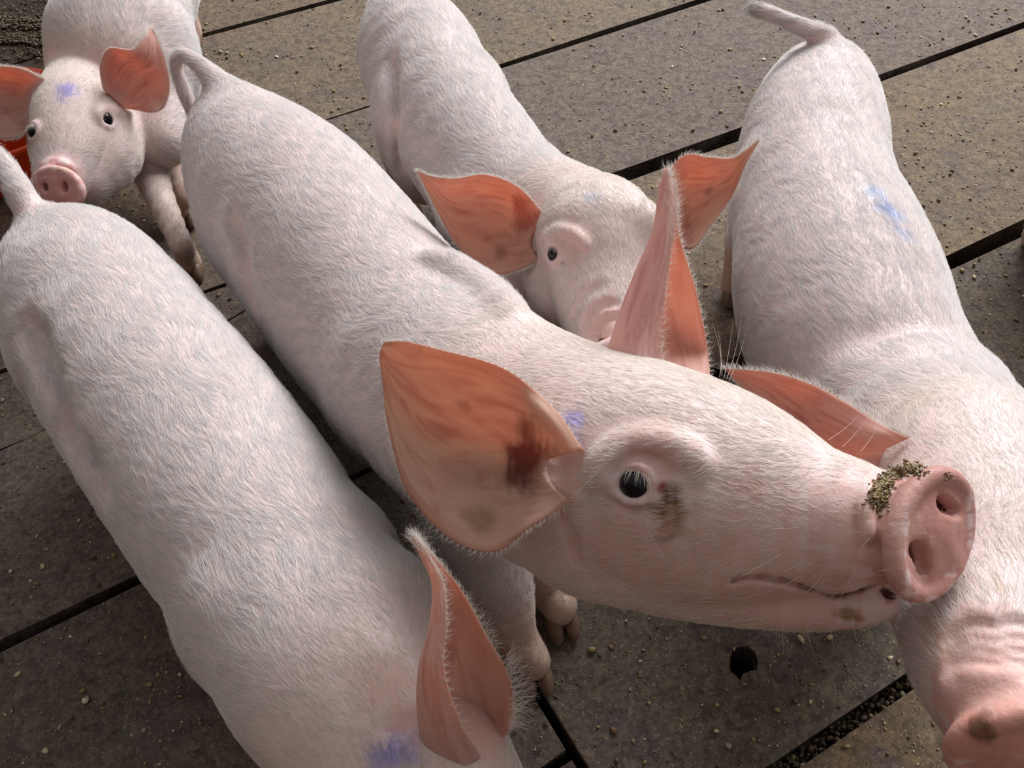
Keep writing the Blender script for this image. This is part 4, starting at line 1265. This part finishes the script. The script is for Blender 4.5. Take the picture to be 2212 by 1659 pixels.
# ------------------------------------------------------------ orange feed trough at the left edge
def trough():
    c = np.array([-0.97, 1.365, 0.0])
    root = bpy.data.objects.new('feed_trough', None); link(root); root.location = c; root.scale = (0.80, 0.80, 1.0)
    root['label'] = 'round orange plastic feed trough at the left edge behind the pigs'; root['category'] = 'feed trough'
    def lathe(name, prof, mat, par):
        m = 72; V = []; Fc = []
        for r, z in prof:
            for j in range(m):
                a = 2 * math.pi * j / m; V.append((r * math.cos(a), r * math.sin(a), z))
        for i in range(len(prof) - 1):
            for j in range(m):
                Fc.append((i * m + j, i * m + (j + 1) % m, (i + 1) * m + (j + 1) % m, (i + 1) * m + j))
        me = bpy.data.meshes.new(name); me.from_pydata(V, [], Fc); me.materials.append(mat)
        for p in me.polygons: p.use_smooth = True
        return link(bpy.data.objects.new(name, me), par)
    lathe('bowl', [(0.0, .002), (.12, .002), (.150, .012), (.172, .06), (.180, .108), (.184, .116), (.190, .118), (.195, .114), (.194, .106), (.188, .102)], ORANGE, root)
    lathe('bowl_lining', [(.183, .112), (.176, .104), (.166, .06), (.145, .022), (.0, .018)], ORANGE_IN, root)
    lathe('feed_hub', [(.052, .018), (.046, .07), (.030, .12), (.024, .19), (.0, .20)], ORANGE, root)
    for k in range(8):
        a = 2 * math.pi * k / 8 + 0.2
        d = np.array([math.cos(a), math.sin(a)])
        bm = bmesh.new()
        q = [(.022, .165), (.06, .15), (.12, .13), (.176, .112)]
        prev = None
        for r, z in q:
            ring = []
            for (s, t) in ((-1, -1), (1, -1), (1, 1), (-1, 1)):
                ring.append(bm.verts.new((d[0] * r - d[1] * s * .0045, d[1] * r + d[0] * s * .0045, z + t * .0035)))
            if prev:
                for i in range(4): bm.faces.new((prev[i], prev[(i + 1) % 4], ring[(i + 1) % 4], ring[i]))
            prev = ring
        me = bpy.data.meshes.new('divider'); bm.to_mesh(me); bm.free(); me.materials.append(ORANGE)
        link(bpy.data.objects.new('divider', me), root)
trough()
# ------------------------------------------------------------ build the pigs
import time
built = {}
for fn in (pig_main, pig_left, pig_middle, pig_right, pig_far, pig_edge):
    t0 = time.time()
    g = fn()
    built[fn.__name__] = (g, build_pig(g))
    print(fn.__name__, round(time.time() - t0, 1), 's', len(built[fn.__name__][1][1][0]), 'verts')

# muck stuck to the front pig's snout
g, (o_main, geo) = built['pig_main']
pts, sz, cc = [], [], []
rg = np.random.default_rng(11)
for path, k, wd, s0 in (([(1900, 1095), (1897, 1075), (1905, 1055), (1915, 1035)], 420, 11, .0012), ([(1928, 1028), (1945, 1018), (1968, 1013), (1985, 1016)], 330, 8, .0012), ([(2040, 1028), (2056, 1030)], 16, 6, .0009)):
    q = crom(path, 20)
    for _ in range(k):
        i = rg.integers(0, 20)
        p, n = g.b.surf(q[i, 0] + rg.normal(0, wd), q[i, 1] + rg.normal(0, wd * .8), .4, .7)
        pts.append(p + n * s0 * rg.uniform(0, .6)); sz.append(s0 * rg.uniform(.4, 1.3)); cc.append((0.20, 0.15, 0.06) if rg.random() < .5 else ((0.12, 0.11, 0.06) if rg.random() < .6 else (0.34, 0.24, 0.09)))
o = pieces('feed_crust', to_world(np.array(pts)), sz, cc, MEAL, 1, 1.2, 12)
o.data.materials[0] = BITS_WET if 'BITS_WET' in globals() else MEAL
o.parent = o_main
o['kind'] = 'stuff'
# whiskers on the muzzle of the front pig
B, N, D, L = [], [], [], []
for x, y, dx, dy, ln in [(1700, 1190, -.9, -.55, .045), (1760, 1200, -.8, -.6, .04), (1790, 1225, -.5, -.8, .035), (1745, 1235, -.75, -.75, .05), (1850, 1225, -.3, -.9, .03), (1830, 1255, -.35, -.9, .04), (1650, 1215, -.8, -.5, .03), (1690, 1330, -.1, -.9, .03), (1740, 1340, 0, -1, .03), (1790, 1340, .02, -1, .028), (1840, 1330, .02, -1, .025), (1860, 975, .5, .9, .03), (1820, 965, .6, .8, .028), (1790, 950, .75, .6, .03), (1565, 815, .1, 1, .042), (1570, 818, .25, 1, .045), (1560, 812, -.1, 1, .04), (1575, 822, .35, 1, .038), (1555, 815, .05, 1, .034), (1395, 1130, .3, -.8, .03), (1300, 1010, -.6, -.5, .03)]:
    p, n = g.b.surf(x, y, .4, .9)
    B.append(p); N.append(n); D.append(np.array([dx, dy, .25])); L.append(ln)
B, N, D, L = map(np.array, (B, N, D, L))
N2 = N - D * 0
hair_object('whiskers', B, N, D, L, np.full(len(B), 0.00016), np.tile([0.85, 0.78, 0.70], (len(B), 1)), o_main, lift=0.45, npt=8, curl=0.15)

# long soft hairs behind the left pig's ear and under the front pig's neck
gl, (o_left, geo) = built['pig_left']
def tuft(anchor, parent, k, d, dirs, ln, spread, col=(0.88, 0.84, 0.78), rad=0.00009, name='hair'):
    q = crom([(*a, *b_) for a, b_ in zip(anchor, dirs)], 40)
    ii = rng.integers(0, 40, k)
    B = np.array([P(q[i, 0] + rng.normal(0, spread), q[i, 1] + rng.normal(0, spread), d) for i in ii])
    D = np.array([[q[i, 2], q[i, 3], 0.1] for i in ii]) + rng.normal(0, .28, (k, 3))
    hair_object(name, B, np.tile([0, 0.0, 1.0], (k, 1)), D, ln * (.4 + rng.random(k)), np.full(k, rad), np.tile(col, (k, 1)), parent, lift=0.25, npt=7, curl=0.6)
tuft([(1092, 1420), (1104, 1470), (1108, 1520), (1100, 1570)], o_left, 260, .592, [(.6, .8), (.9, .5), (1, .2), (1, -.1)], .014, 4)
tuft([(894, 1162), (900, 1175)], o_left, 120, .55, [(-.3, 1), (-.4, .9)], .007, 4)
tuft([(1000, 1290), (1040, 1350), (1070, 1400)], o_left, 160, .585, [(.7, .7), (.8, .7), (.8, .6)], .006, 4)
B, N, D = [], [], []
for _ in range(150):
    p, n = g.b.surf(rng.uniform(940, 1090), rng.uniform(1180, 1250), .5, 1.2)
    B.append(p); N.append(n); D.append([.5 + rng.normal(0, .3), -.3 + rng.normal(0, .3), .2])
B, N, D = map(np.array, (B, N, D))
hair_object('hair', B, N, D, .018 * (.5 + rng.random(len(B))), np.full(len(B), 0.0001), np.tile([0.9, 0.85, 0.78], (len(B), 1)), o_main, lift=0.4, npt=8, curl=0.9)
